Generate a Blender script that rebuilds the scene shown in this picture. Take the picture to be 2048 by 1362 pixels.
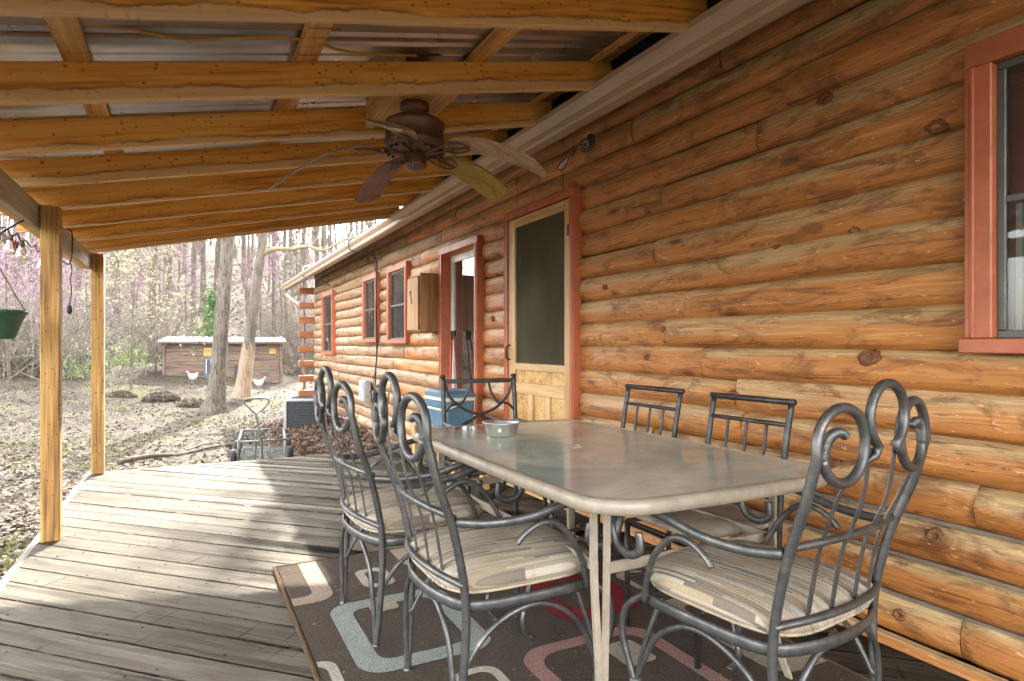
import bpy, bmesh, math, random
import numpy as np
from mathutils import Vector, Matrix
R = math.radians
for o in list(bpy.data.objects): bpy.data.objects.remove(o)
S = bpy.context.scene
COL = S.collection

# ------------------------------------------------------------------ camera, sky, sun, exposure
# world axes: +X towards the cabin wall, +Y along the wall away from the camera, deck top at z = 0
CAM_H = 1.13; YAW = 27.366
cd = bpy.data.cameras.new('camera'); cam = bpy.data.objects.new('camera', cd); COL.objects.link(cam)
cam.location = (0, 0, CAM_H); cam.rotation_euler = (R(90), 0, R(-YAW))
cd.sensor_width = 36; cd.lens = 36*1250/2048; cd.shift_y = 9/2048; cd.clip_start = .05; cd.clip_end = 1500
S.camera = cam
SUN_EL = 33.; SUN_AZ = 20.          # azimuth measured from +Y towards +X
w = bpy.data.worlds.new('World'); S.world = w; w.use_nodes = True
nt = w.node_tree; bg = nt.nodes['Background']
sk = nt.nodes.new('ShaderNodeTexSky'); sk.sky_type = 'NISHITA'; sk.sun_disc = False
sk.sun_elevation = R(SUN_EL); sk.sun_rotation = R(SUN_AZ); sk.air_density = 1.0; sk.dust_density = 2.2; sk.ozone_density = 1.0
hs = nt.nodes.new('ShaderNodeHueSaturation'); hs.inputs['Saturation'].default_value = .22
nt.links.new(sk.outputs[0], hs.inputs['Color']); nt.links.new(hs.outputs[0], bg.inputs[0]); bg.inputs[1].default_value = .15
sd = bpy.data.lights.new('sun', 'SUN'); sun = bpy.data.objects.new('sun', sd); COL.objects.link(sun)
sd.energy = 2.0; sd.angle = R(.6); sd.color = (1, .93, .80)
sv = Vector((math.sin(R(SUN_AZ))*math.cos(R(SUN_EL)), math.cos(R(SUN_AZ))*math.cos(R(SUN_EL)), math.sin(R(SUN_EL))))
sun.rotation_euler = (-sv).to_track_quat('-Z', 'Y').to_euler(); sun.location = (6, 20, 14)
S.view_settings.view_transform = 'Standard'; S.view_settings.look = 'None'
S.view_settings.exposure = 3.86; S.view_settings.gamma = 1
S.cycles.max_bounces = 7; S.cycles.diffuse_bounces = 6; S.cycles.adaptive_threshold = .03; S.cycles.transparent_max_bounces = 12
S.cycles.use_denoising = True
S.cycles.sample_clamp_indirect = 10

# ------------------------------------------------------------------ material helpers
class G:
    def __init__(s, name):
        s.m = bpy.data.materials.new(name); s.m.use_nodes = True; s.nt = s.m.node_tree
        s.b = s.nt.nodes['Principled BSDF']; s.out = s.nt.nodes['Material Output']
    def n(s, t, **kw):
        x = s.nt.nodes.new('ShaderNode'+t)
        for k, v in kw.items(): setattr(x, k, v)
        return x
    def put(s, sock, v):
        if hasattr(v, 'is_output') or hasattr(v, 'links') and not isinstance(v, (int, float, tuple)): s.nt.links.new(v, sock)
        elif isinstance(v, tuple) and len(v) == 3 and sock.type == 'RGBA': sock.default_value = (*v, 1)
        else: sock.default_value = v
    def set(s, **kw):
        for k, v in kw.items(): s.put(s.b.inputs[k.replace('_', ' ')], v)
        return s
    def coord(s, scale=(1, 1, 1), kind='Object', rand=True):
        tc = s.n('TexCoord'); v = tc.outputs[kind]
        if rand:
            oi = s.n('ObjectInfo'); mu = s.n('VectorMath', operation='SCALE'); c = s.n('CombineXYZ')
            for i, k in enumerate((37., 53., 71.)):
                mm = s.math('MULTIPLY', oi.outputs['Random'], k); s.put(c.inputs[i], mm)
            ad = s.n('VectorMath', operation='ADD'); s.put(ad.inputs[0], v); s.put(ad.inputs[1], c.outputs[0]); v = ad.outputs[0]
        mp = s.n('Mapping'); s.put(mp.inputs['Vector'], v); mp.inputs['Scale'].default_value = scale
        return mp.outputs[0]
    def sep(s, v):
        x = s.n('SeparateXYZ'); s.put(x.inputs[0], v); return x.outputs
    def noise(s, v, scale=1, detail=4, rough=.6, dist=0, col=False):
        x = s.n('TexNoise'); s.put(x.inputs['Vector'], v); s.put(x.inputs['Scale'], float(scale)); s.put(x.inputs['Detail'], float(detail))
        s.put(x.inputs['Roughness'], float(rough)); s.put(x.inputs['Distortion'], float(dist)); return x.outputs[1 if col else 0]
    def voro(s, v, scale=1, feature='F1', out='Distance', rnd=1.):
        x = s.n('TexVoronoi', feature=feature); s.put(x.inputs['Vector'], v); s.put(x.inputs['Scale'], float(scale)); s.put(x.inputs['Randomness'], float(rnd)); return x.outputs[out]
    def math(s, op, a, b=0., clamp=False):
        x = s.n('Math', operation=op, use_clamp=clamp); s.put(x.inputs[0], a); s.put(x.inputs[1], b); return x.outputs[0]
    def ramp(s, f, *st, interp='LINEAR'):
        x = s.n('ValToRGB'); s.put(x.inputs[0], f); cr = x.color_ramp; cr.interpolation = interp
        while len(cr.elements) < len(st): cr.elements.new(.5)
        for e, (p, c) in zip(cr.elements, st):
            e.position = p; e.color = (c, c, c, 1) if isinstance(c, (int, float)) else (*c, 1)
        return x.outputs[0]
    def mix(s, f, a, b, mode='MIX'):
        x = s.n('Mix', data_type='RGBA', blend_type=mode); s.put(x.inputs[0], f); s.put(x.inputs[6], a); s.put(x.inputs[7], b); return x.outputs[2]
    def bump(s, h, strength=.3, dist=.01):
        x = s.n('Bump'); s.put(x.inputs['Height'], h); x.inputs['Strength'].default_value = strength; x.inputs['Distance'].default_value = dist
        s.put(s.b.inputs['Normal'], x.outputs[0]); return s
    def rnd(s): return s.n('ObjectInfo').outputs['Random']
M = {}
def plain(name, col, rough=.6, metal=0., var=.12, scale=9., bump=0., spec=None, coat=0.):
    g = G(name); v = g.coord()
    f = g.noise(v, scale, 5, .65)
    c2 = tuple(max(0, c*(1-2.2*var)) for c in col); c3 = tuple(min(1, c*(1+var)) for c in col)
    g.set(Base_Color=g.ramp(f, (.3, c2), (.55, col), (.75, c3)), Roughness=g.ramp(f, (.3, min(1, rough+.1)), (.7, max(.03, rough-.06))), Metallic=metal)
    if spec is not None: g.set(Specular_IOR_Level=spec)
    if coat: g.set(Coat_Weight=coat)
    if bump: g.bump(g.noise(v, scale*7, 4, .6), bump, .004)
    M[name] = g.m; return g.m
def wood(name, dark, mid, light, gs=1., rough=.6, knots=.5, upper_tan=None, stain=False, blotch=None, bump=.25):
    """grain runs along the object's local X"""
    g = G(name); v = g.coord()
    wob = g.noise(v, 1.3*gs, 2, .5, col=True)
    ad = g.n('VectorMath', operation='MULTIPLY_ADD'); g.put(ad.inputs[0], wob); ad.inputs[1].default_value = (.0, .05, .05); g.put(ad.inputs[2], v)
    def sc(vec, s):
        mp = g.n('Mapping'); g.put(mp.inputs['Vector'], vec); mp.inputs['Scale'].default_value = s; return mp.outputs[0]
    fine = g.noise(sc(ad.outputs[0], (2.2*gs, 85*gs, 85*gs)), 1, 3, .65)
    broad = g.noise(sc(ad.outputs[0], (.9*gs, 13*gs, 13*gs)), 1, 3, .6, .6)
    f = g.math('ADD', g.math('MULTIPLY', fine, .45), g.math('MULTIPLY', broad, .55))
    c = g.ramp(f, (.36, dark), (.48, mid), (.62, light))
    c = g.mix(g.math('MULTIPLY', g.math('SUBTRACT', g.rnd(), .5), .5), c, tuple(x*.55 for x in mid))
    if blotch:
        b = g.noise(sc(v, (1.6, 6, 6)), 1, 4, .7, .4); c = g.mix(g.ramp(b, (.52, 0.), (.68, .75)), c, blotch)
        b2 = g.noise(sc(v, (5, 22, 22)), 1, 3, .75, .5); c = g.mix(g.ramp(b2, (.60, 0.), (.72, .7)), c, tuple(x*.55 for x in dark))
    if knots:
        kv = g.n('TexVoronoi'); g.put(kv.inputs['Vector'], sc(v, (7.5, .4, 10.5))); kcol = g.sep(kv.outputs['Color']); vo = g.math('ADD', g.math('MULTIPLY', kv.outputs['Distance'], g.math('ADD', g.math('MULTIPLY', kcol[1], .9), .55)), g.math('LESS_THAN', kcol[0], .76)); k = g.math('ADD', vo, g.math('MULTIPLY', g.noise(v, 30, 1), .06))
        c = g.mix(g.ramp(k, (.17, knots), (.21, 0.)), c, tuple(x*.22 for x in dark))
        c = g.mix(g.ramp(k, (.20, .55*knots), (.36, 0.)), c, dark)
    if stain:       # uneven water line along the lower part of the board
        z = g.sep(g.n('TexCoord').outputs['Object'])[2]
        xx = sc(v, (2.2, 0, 0)); wv = g.noise(xx, 1, 5, .62)
        wv2 = g.noise(sc(v, (11, 0, 0)), 1, 4, .7)
        d = g.math('SUBTRACT', z, g.math('ADD', g.math('MULTIPLY', wv, .085), g.math('ADD', g.math('MULTIPLY', wv2, .022), g.math('ADD', g.math('MULTIPLY', g.rnd(), .035), -.108))))
        c = g.mix(g.ramp(g.math('ADD', g.math('MULTIPLY', d, 12), .5), (.46, .62), (.5, 0.)), c, (.56, .40, .22))
        line = g.ramp(g.math('ADD', g.math('MULTIPLY', d, 40), .5), (.22, 0.), (.48, .95), (.62, .55), (1., 0.))
        c = g.mix(g.math('MULTIPLY', line, g.ramp(g.noise(sc(v, (3.5, 0, 0)), 1, 3), (.35, .25), (.6, 1.))), c, (.115, .042, .012))
        c = g.mix(g.math('MULTIPLY', g.ramp(g.math('ADD', g.math('MULTIPLY', d, 9), .5), (.5, 0.), (.55, .5), (.8, 0.)), g.ramp(g.noise(sc(v, (1.4, 8, 8)), 1, 4, .7), (.48, 0.), (.62, 1.))), c, (.20, .08, .02))
    if upper_tan:     # grey-tan mixed into faces that look up
        nz = g.sep(g.n('NewGeometry').outputs['Normal'])[2]
        h = g.math('ADD', nz, g.math('MULTIPLY', g.math('SUBTRACT', g.noise(sc(v, (1.1, 9, 9)), 1, 5, .7, .3), .5), 1.9))
        c = g.mix(g.ramp(h, (.22, 0.), (.62, .85)), c, upper_tan)
    g.set(Base_Color=c, Roughness=g.ramp(f, (.3, min(1, rough+.12)), (.7, rough)))
    if bump: g.bump(g.math('ADD', f, g.math('MULTIPLY', broad, .8)), bump, .006)
    M[name] = g.m; return g.m

def logwood(name, dark, mid, light, upper_tan, rough):
    g = G(name); v = g.coord()
    def sc(vec, s):
        mp = g.n('Mapping'); g.put(mp.inputs['Vector'], vec); mp.inputs['Scale'].default_value = s; return mp.outputs[0]
    wob = g.noise(v, 2.2, 2, .6, col=True); ad = g.n('VectorMath', operation='MULTIPLY_ADD'); g.put(ad.inputs[0], wob); ad.inputs[1].default_value = (0, .028, .028); g.put(ad.inputs[2], v); u = ad.outputs[0]
    fine = g.noise(sc(u, (2.0, 110, 110)), 1, 3, .7); broad = g.noise(sc(u, (.8, 15, 15)), 1, 4, .65, .35)
    f = g.math('ADD', g.math('MULTIPLY', fine, .5), g.math('MULTIPLY', broad, .5))
    c = g.ramp(f, (.37, dark), (.46, mid), (.55, mid), (.63, light))
    nz = g.sep(g.n('NewGeometry').outputs['Normal'])[2]          # paler tan upper side of each log, ragged edge
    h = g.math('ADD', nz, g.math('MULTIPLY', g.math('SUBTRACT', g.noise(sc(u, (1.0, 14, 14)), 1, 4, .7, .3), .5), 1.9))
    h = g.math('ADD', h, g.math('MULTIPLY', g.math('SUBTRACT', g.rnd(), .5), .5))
    wc = g.ramp(fine, (.35, tuple(x*.62 for x in upper_tan)), (.55, upper_tan), (.7, tuple(min(1, x*1.25) for x in upper_tan)))
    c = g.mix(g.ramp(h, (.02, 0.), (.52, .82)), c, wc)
    b = g.noise(sc(u, (3.2, 9, 9)), 1, 5, .72, .8); c = g.mix(g.ramp(b, (.50, 0.), (.60, .62), (.75, .85)), c, tuple(x*.85 for x in dark))
    b2 = g.noise(sc(u, (9, 34, 34)), 1, 3, .7, .4); c = g.mix(g.ramp(b2, (.62, 0.), (.70, .5)), c, tuple(x*.45 for x in dark))
    ch = g.noise(sc(v, (13, 30, 30)), 1.7, 2, .6, .3); c = g.mix(g.ramp(ch, (.69, 0.), (.705, .8)), c, (.62, .38, .17))
    cr = g.noise(sc(u, (.9, 42, 42)), 1, 2, .55, .2); crk = g.ramp(cr, (.485, 0.), (.5, 1.), (.515, 0.))
    cm = g.math('MULTIPLY', crk, g.ramp(g.noise(sc(v, (1.1, 5, 5)), 1, 3), (.5, 0.), (.6, .8))); c = g.mix(cm, c, tuple(x*.25 for x in dark))
    vo = g.math('ADD', g.voro(sc(v, (1.9, .8, 6)), 1), g.math('MULTIPLY', g.noise(v, 26, 1), .07)); c = g.mix(g.ramp(vo, (.10, .9), (.135, 0.)), c, tuple(x*.3 for x in dark)); c = g.mix(g.ramp(vo, (.12, .6), (.22, 0.)), c, dark)
    g.set(Base_Color=c, Roughness=g.ramp(f, (.3, rough+.15), (.7, rough)))
    g.bump(g.math('ADD', f, g.math('MULTIPLY', b, .9)), .75, .012); M[name] = g.m
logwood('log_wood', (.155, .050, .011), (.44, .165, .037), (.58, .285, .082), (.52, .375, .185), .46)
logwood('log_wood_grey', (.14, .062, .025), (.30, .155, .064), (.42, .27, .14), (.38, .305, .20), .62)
wood('rafter_wood', (.40, .14, .017), (.76, .345, .048), (.82, .46, .105), rough=.55, knots=1., stain=True, bump=.25)
wood('purlin_wood', (.28, .10, .02), (.54, .27, .075), (.68, .42, .17), rough=.6, knots=.9, bump=.2)
wood('post_wood', (.085, .036, .007), (.33, .165, .036), (.52, .31, .10), gs=.8, rough=.65, knots=.7, bump=.3)
wood('deck_wood', (.060, .047, .031), (.160, .133, .092), (.245, .210, .153), rough=.72, knots=.75, blotch=(.17, .13, .095), bump=.6)
wood('deck_edge_wood', (.22, .17, .10), (.42, .34, .23), (.55, .46, .33), rough=.75, knots=.3, bump=.3)
wood('pine_door', (.36, .20, .07), (.56, .35, .14), (.66, .45, .22), rough=.5, knots=.35, bump=.12)
wood('plywood', (.30, .13, .03), (.56, .32, .10), (.66, .44, .18), gs=.45, rough=.5, knots=.3, bump=.12)
wood('box_wood', (.20, .085, .025), (.36, .18, .06), (.46, .26, .10), rough=.6, knots=.5, bump=.2)
wood('coop_wood', (.065, .048, .038), (.165, .12, .09), (.26, .18, .125), rough=.85, knots=.4, blotch=(.30, .15, .08), bump=.4)
wood('cedar_block', (.16, .05, .015), (.27, .09, .028), (.36, .14, .05), rough=.6, knots=.3, bump=.2)
plain('chink', (.20, .155, .11), .85, 0, .2, 12, .2)
plain('red_paint', (.42, .115, .046), .45, 0, .12, 6, .12)
g = G('knot_wood'); v = g.coord(rand=False); ln = g.n('VectorMath', operation='LENGTH'); mpv = g.n('Mapping'); g.put(mpv.inputs['Vector'], v); mpv.inputs['Scale'].default_value = (1, 1, 0); g.put(ln.inputs[0], mpv.outputs[0])
rr_ = g.math('ADD', g.math('MULTIPLY', ln.outputs['Value'], 34.), g.math('MULTIPLY', g.noise(v, 60, 3), .55)); kc = g.ramp(rr_, (.15, (.045, .018, .008)), (.42, (.17, .075, .03)), (.7, (.28, .125, .045)), (.95, (.20, .07, .02)))
kc = g.mix(g.ramp(g.noise(v, 150, 2), (.5, 0.), (.62, .8)), kc, (.03, .012, .006)); g.set(Base_Color=kc, Roughness=.75); g.bump(g.noise(v, 120, 3), .6, .01); M['knot_wood'] = g.m
plain('red_paint_dark', (.50, .10, .075), .35, 0, .1, 6)
plain('gutter_paint', (.41, .29, .205), .38, 0, .06, 3, .03)
plain('fascia', (.22, .16, .11), .6)
plain('storm_frame', (.11, .115, .10), .45, .3)
plain('white_paint', (.68, .66, .60), .5, 0, .08, 12)
plain('bronze', (.16, .085, .048), .42, .45, .2, 14)
plain('fan_blade', (.24, .12, .09), .55, 0, .25, 7, .1)
plain('fan_blade_dust', (.36, .23, .15), .8, 0, .25, 12, .1)
wood('fan_blade_olive', (.17, .11, .02), (.28, .19, .04), (.38, .27, .07), gs=1.2, rough=.5, knots=0, bump=.05)
plain('black_metal', (.018, .018, .02), .45, .4, .2, 20)
plain('table_paint', (.33, .27, .20), .42, .1, .12, 20, .08)
plain('steel', (.80, .78, .74), .30, 1., .08, 6)
plain('rubber', (.015, .015, .015), .7)
plain('cooler_blue', (.075, .16, .235), .42, 0, .12, 6)
plain('cooler_white', (.62, .58, .46), .45, 0, .1, 9)
plain('ac_dark', (.05, .055, .06), .55, .3, .2, 20)
plain('ac_grey', (.34, .34, .32), .5, .2, .1, 10)
plain('grey_metal', (.42, .43, .43), .42, .5, .12, 6)
plain('cart_metal', (.20, .22, .20), .5, .4, .3, 22)
plain('cable', (.02, .018, .016), .6)
plain('romex', (.46, .26, .06), .6)
plain('downspout_paint', (.20, .125, .085), .45)
plain('green_pot', (.03, .10, .055), .42, 0, .12, 7)
plain('suede', (.30, .24, .18), .9, 0, .35, 5, .15)
plain('suede_brown', (.17, .09, .062), .85, 0, .3, 6, .15)
plain('tin_roof', (.17, .18, .19), .55, .3, .15, 4)
plain('hen_white', (.55, .54, .51), .8, 0, .1, 14)
plain('hen_red', (.5, .05, .03), .6)
plain('blue_paint', (.10, .15, .19), .6, 0, .15, 5)
plain('interior', (.10, .07, .05), .8)
plain('curtain', (.40, .085, .075), .85, 0, .2, 4)
plain('socket', (.13, .105, .065), .75, 0, .5, 40, .4)
plain('slate', (.045, .047, .05), .75)
plain('fabric_star_blue', (.13, .17, .25), .9, 0, .5, 60)
plain('fabric_star_red', (.25, .04, .05), .9, 0, .3, 60)
plain('fabric_cream', (.60, .50, .36), .9, 0, .2, 60)
plain('mop_red', (.48, .03, .02), .4)
plain('mop_brown', (.20, .08, .045), .5)
plain('leaf_green', (.14, .26, .07), .55, 0, .3, 9)
plain('tarp_dark', (.02, .022, .026), .5, 0, .3, 4)

g = G('iron'); v = g.coord(); f = g.noise(v, 16, 5, .7)
g.set(Base_Color=g.ramp(f, (.36, (.075, .074, .072)), (.60, (.135, .131, .122)), (.78, (.29, .245, .17))), Metallic=.7, Roughness=g.ramp(f, (.3, .52), (.7, .36)))
g.bump(g.noise(v, 60, 4), .3, .003); M['iron'] = g.m
g = G('iron_dark'); v = g.coord(); f = g.noise(v, 16, 5, .7)
g.set(Base_Color=g.ramp(f, (.38, (.030, .029, .028)), (.6, (.06, .056, .052)), (.78, (.14, .11, .08))), Metallic=.6, Roughness=g.ramp(f, (.3, .48), (.7, .36))); M['iron_dark'] = g.m

g = G('roof_metal'); v = g.coord(); f = g.noise(v, 2.5, 4)
g.set(Base_Color=g.ramp(f, (.3, (.36, .34, .34)), (.7, (.52, .50, .49))), Metallic=.9, Roughness=g.ramp(g.noise(v, 8, 4), (.3, .38), (.7, .26))); M['roof_metal'] = g.m

def glass(name, tint, refl=.9, see=.6, rough=.02, dirt=.08, boost=2.6):
    g = G(name); v = g.coord()
    tr = g.n('BsdfTransparent'); tr.inputs[0].default_value = (*tint, 1)
    gl = g.n('BsdfGlossy'); gl.inputs['Roughness'].default_value = rough; gl.inputs[0].default_value = (refl,)*3+(1,)
    fr = g.n('Fresnel'); fr.inputs[0].default_value = 1.5
    df = g.n('BsdfDiffuse'); df.inputs[0].default_value = (.34, .32, .28, 1)
    m1 = g.n('MixShader'); g.put(m1.inputs[0], g.math('MULTIPLY', g.ramp(g.noise(v, 6, 5, .7), (.35, .2), (.75, 1.)), dirt)); g.put(m1.inputs[1], tr.outputs[0]); g.put(m1.inputs[2], df.outputs[0])
    m2 = g.n('MixShader'); g.put(m2.inputs[0], g.math('MULTIPLY', fr.outputs[0], boost, True)); g.put(m2.inputs[1], m1.outputs[0]); g.put(m2.inputs[2], gl.outputs[0])
    g.put(g.out.inputs[0], m2.outputs[0]); M[name] = g.m
glass('glass', (.85, .87, .85)); glass('window_glass', (.80, .80, .78), .8, dirt=.10, boost=1.0); glass('bulb_glass', (.95, .93, .88), dirt=.12)
g = G('screen_mesh'); v = g.coord()
tr = g.n('BsdfTransparent'); df = g.n('BsdfDiffuse')
g.put(df.inputs[0], g.ramp(g.noise(v, 3, 6, .7), (.3, (.055, .05, .035)), (.55, (.10, .09, .058)), (.75, (.16, .135, .075))))
mx = g.n('MixShader'); mx.inputs[0].default_value = .72; g.put(mx.inputs[1], tr.outputs[0]); g.put(mx.inputs[2], df.outputs[0]); g.put(g.out.inputs[0], mx.outputs[0]); M['screen_mesh'] = g.m
# obscure table glass, dusty
g = G('table_glass'); v = g.coord(); d = g.noise(v, 2.6, 7, .72, .8); d2 = g.noise(v, 55, 3)
c = g.ramp(d, (.32, (.27, .31, .265)), (.5, (.40, .425, .355)), (.70, (.58, .57, .48)))
g.set(Base_Color=c, Roughness=g.ramp(d, (.35, .06), (.68, .22)), Specular_IOR_Level=.5, Coat_Weight=.12, Coat_Roughness=.06)
g.bump(d2, .06, .002); M['table_glass'] = g.m
# woven stripe cushion: stripes run along local Y
g = G('stripe_fabric'); v = g.coord()
def scv(vec, s):
    mp = g.n('Mapping'); g.put(mp.inputs['Vector'], vec); mp.inputs['Scale'].default_value = s; return mp.outputs[0]
xyz = g.sep(v); tcx = g.sep(g.n('TexCoord').outputs['Object'])
xz = g.math('ADD', tcx[0], g.math('MINIMUM', tcx[2], .452)); xi = g.math('FLOOR', g.math('MULTIPLY', xz, 135.)); w1 = g.n('TexWhiteNoise', noise_dimensions='1D'); g.put(w1.inputs['W'], xi)
yi = g.math('FLOOR', g.math('ADD', g.math('MULTIPLY', tcx[1], 4.5), g.math('MULTIPLY', w1.outputs[0], 9.))); cx_ = g.n('CombineXYZ'); g.put(cx_.inputs[0], xi); g.put(cx_.inputs[1], yi); w2 = g.n('TexWhiteNoise', noise_dimensions='2D'); g.put(w2.inputs['Vector'], cx_.outputs[0])
c = g.ramp(w2.outputs[0], (0., (.38, .32, .235)), (.25, (.30, .24, .165)), (.45, (.42, .365, .28)), (.66, (.23, .205, .175)), (.78, (.35, .265, .165)), (.90, (.15, .12, .09)), interp='CONSTANT')
xs = g.math('FLOOR', g.math('MULTIPLY', xz, 34.)); c3_ = g.n('CombineXYZ'); g.put(c3_.inputs[0], xs); g.put(c3_.inputs[1], g.math('FLOOR', g.math('MULTIPLY', tcx[1], 16.))); w3 = g.n('TexWhiteNoise', noise_dimensions='2D'); g.put(w3.inputs['Vector'], c3_.outputs[0])
c = g.mix(g.ramp(w3.outputs[0], (.86, 0.), (.87, .35)), c, (.30, .20, .11))
c = g.mix(g.ramp(g.noise(v, 5, 4), (.35, .35), (.65, 0.)), c, (.26, .20, .13))
wv = g.n('TexWave', wave_type='BANDS', bands_direction='X'); g.put(wv.inputs['Vector'], v); wv.inputs['Scale'].default_value = 38
wd = g.noise(scv(v, (160, 160, 160)), 1, 2)
g.set(Base_Color=g.mix(.25, c, wd, 'OVERLAY'), Roughness=.92); g.bump(g.math('ADD', g.math('MULTIPLY', wv.outputs[1], .7), wd), .5, .003); M['stripe_fabric'] = g.m
# rug piles
def pile(name, col):
    g = G(name); v = g.coord(rand=False); n1 = g.noise(v, 190, 3, .7); n2 = g.noise(v, 7, 5)
    c = g.ramp(n1, (.30, tuple(x*.45 for x in col)), (.52, col), (.72, tuple(min(1, x*1.45) for x in col)))
    c = g.mix(g.ramp(n2, (.3, .35), (.6, 0.)), c, tuple(x*.6 for x in col))
    c = g.mix(g.ramp(g.noise(v, 42, 2), (.715, 0.), (.73, .5)), c, (.4, .34, .26))
    g.set(Base_Color=c, Roughness=.98, Specular_IOR_Level=.1); g.bump(n1, 1., .008); M[name] = g.m
for nme, cc in dict(rug_brown=(.084, .065, .048), rug_edge=(.12, .075, .04), rug_sage=(.27, .29, .25), rug_tan=(.34, .26, .20), rug_cream=(.40, .36, .29), rug_red=(.20, .022, .026), rug_rose=(.31, .175, .15), rug_khaki=(.33, .29, .215)).items(): pile(nme, cc)
# ground, bark, foliage
g = G('leaf_litter_ground'); v = g.coord(rand=False)
n1 = g.noise(v, 9, 8, .75, .4); n2 = g.noise(v, .35, 5, .6); n3 = g.noise(v, 70, 3)
c = g.ramp(n1, (.34, (.018, .0135, .009)), (.47, (.048, .036, .026)), (.6, (.096, .077, .056)), (.76, (.18, .15, .114)))
c = g.mix(.25, c, n3, 'OVERLAY')
c = g.mix(g.ramp(n2, (.52, 0.), (.70, .45)), c, (.15, .17, .055))
c = g.mix(g.ramp(g.noise(v, 1.1, 4), (.56, 0.), (.75, .5)), c, (.16, .12, .09))
g.set(Base_Color=c, Roughness=.95, Specular_IOR_Level=.2); g.bump(g.math('ADD', n1, g.noise(v, 40, 4)), .8, .03); M['leaf_litter_ground'] = g.m
def bark(name, dark, light, sc=(14, 14, 3.2), bump=.8):
    g = G(name); v = g.coord(sc); n1 = g.noise(v, 1, 6, .7, .5); n2 = g.noise(v, .22, 4)
    c = g.ramp(n1, (.3, dark), (.62, light)); c = g.mix(g.ramp(n2, (.5, 0.), (.68, .5)), c, tuple(x*.9 for x in (dark[0], dark[1]*1.25, dark[2])))
    g.set(Base_Color=c, Roughness=.9, Specular_IOR_Level=.2); g.bump(n1, bump, .03); M[name] = g.m
bark('mossy_bark', (.16, .12, .06), (.36, .29, .16), (10, 10, 10)); bark('bark', (.042, .033, .025), (.20, .165, .13), (22, 22, 5)); bark('bark_pale', (.056, .045, .034), (.21, .175, .137), (20, 20, 5)); bark('bark_bare', (.20, .12, .07), (.36, .28, .20), bump=.3)
def leafm(name, a, b, trans=.35, rough=.7):
    g = G(name); v = g.coord(rand=False); f = g.noise(v, 13, 3, .6)
    c = g.ramp(f, (.32, a), (.66, b)); g.set(Base_Color=c, Roughness=rough, Specular_IOR_Level=.2)
    t = g.n('BsdfTranslucent'); g.put(t.inputs[0], c); mx = g.n('MixShader'); mx.inputs[0].default_value = trans
    g.put(mx.inputs[1], g.b.outputs[0]); g.put(mx.inputs[2], t.outputs[0]); g.put(g.out.inputs[0], mx.outputs[0]); M[name] = g.m
leafm('twig', (.12, .098, .075), (.29, .243, .19), .2); leafm('twig_pale', (.21, .18, .142), (.42, .365, .30), .25)
leafm('redbud_flower', (.40, .15, .32), (.60, .34, .51), .4); leafm('spicebush_flower', (.37, .36, .16), (.53, .51, .30), .4)
leafm('young_leaf', (.16, .24, .04), (.36, .44, .10), .45); leafm('cedar_leaf', (.06, .12, .04), (.16, .26, .10), .4)
leafm('dry_leaf', (.045, .028, .017), (.145, .096, .062), .1); leafm('dry_leaf_pale', (.075, .058, .041), (.225, .184, .135), .1)
leafm('leaf_pile_leaf', (.075, .045, .03), (.23, .155, .11), .15)
leafm('moss_grass', (.07, .085, .025), (.16, .165, .055), .3); leafm('hillside_green', (.10, .22, .03), (.26, .40, .09), .4)

# ------------------------------------------------------------------ mesh helpers
def tag(o, label=None, cat=None, group=None, kind=None):
    if label: o['label'] = label
    if cat: o['category'] = cat
    if group: o['group'] = group
    if kind: o['kind'] = kind
    return o
def link(name, me, parent=None):
    o = bpy.data.objects.new(name, me); COL.objects.link(o)
    if parent: o.parent = parent
    return o
def thing(name, label, cat, loc=(0, 0, 0), rz=0, group=None):
    o = link(name, None); o.location = loc; o.rotation_euler = (0, 0, rz); o.empty_display_size = .1
    return tag(o, label, cat, group)
def mdata(name, V, F, mat, smooth=False):
    me = bpy.data.meshes.new(name); me.from_pydata([tuple(v) for v in V], [], F)
    if mat: me.materials.append(M[mat])
    if smooth: me.polygons.foreach_set('use_smooth', [True]*len(me.polygons))
    me.update(); return me
class MB:
    def __init__(s): s.V = []; s.F = []
    def add(s, V, F):
        b = len(s.V); s.V += [tuple(v) for v in V]; s.F += [tuple(i+b for i in f) for f in F]; return s
    def build(s, name, mat, parent=None, smooth=False): return link(name, mdata(name, s.V, s.F, mat, smooth), parent)
def boxg(x0, x1, y0, y1, z0, z1, b=0.):
    """box geometry; with b > 0 its vertical-ish edges are chamfered all round"""
    if not b:
        V = [(x, y, z) for z in (z0, z1) for y in (y0, y1) for x in (x0, x1)]
        return V, [(0, 2, 3, 1), (4, 5, 7, 6), (0, 1, 5, 4), (2, 6, 7, 3), (0, 4, 6, 2), (1, 3, 7, 5)]
    bm = bmesh.new(); bmesh.ops.create_cube(bm, size=1)
    bmesh.ops.scale(bm, vec=(x1-x0, y1-y0, z1-z0), verts=bm.verts); bmesh.ops.translate(bm, vec=((x0+x1)/2, (y0+y1)/2, (z0+z1)/2), verts=bm.verts)
    bmesh.ops.bevel(bm, geom=bm.edges[:], offset=b, segments=1, affect='EDGES')
    bm.verts.ensure_lookup_table(); V = [tuple(v.co) for v in bm.verts]; F = [tuple(v.index for v in f.verts) for f in bm.faces]; bm.free(); return V, F
def box(name, x0, x1, y0, y1, z0, z1, mat, parent=None, b=0., centre=True):
    """box object whose origin sits in its own centre so that textures and sizes stay local"""
    cx, cy, cz = (x0+x1)/2, (y0+y1)/2, (z0+z1)/2
    o = MB().add(*boxg(x0-cx, x1-cx, y0-cy, y1-cy, z0-cz, z1-cz, b)).build(name, mat, parent); o.location = (cx, cy, cz); return o
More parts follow.
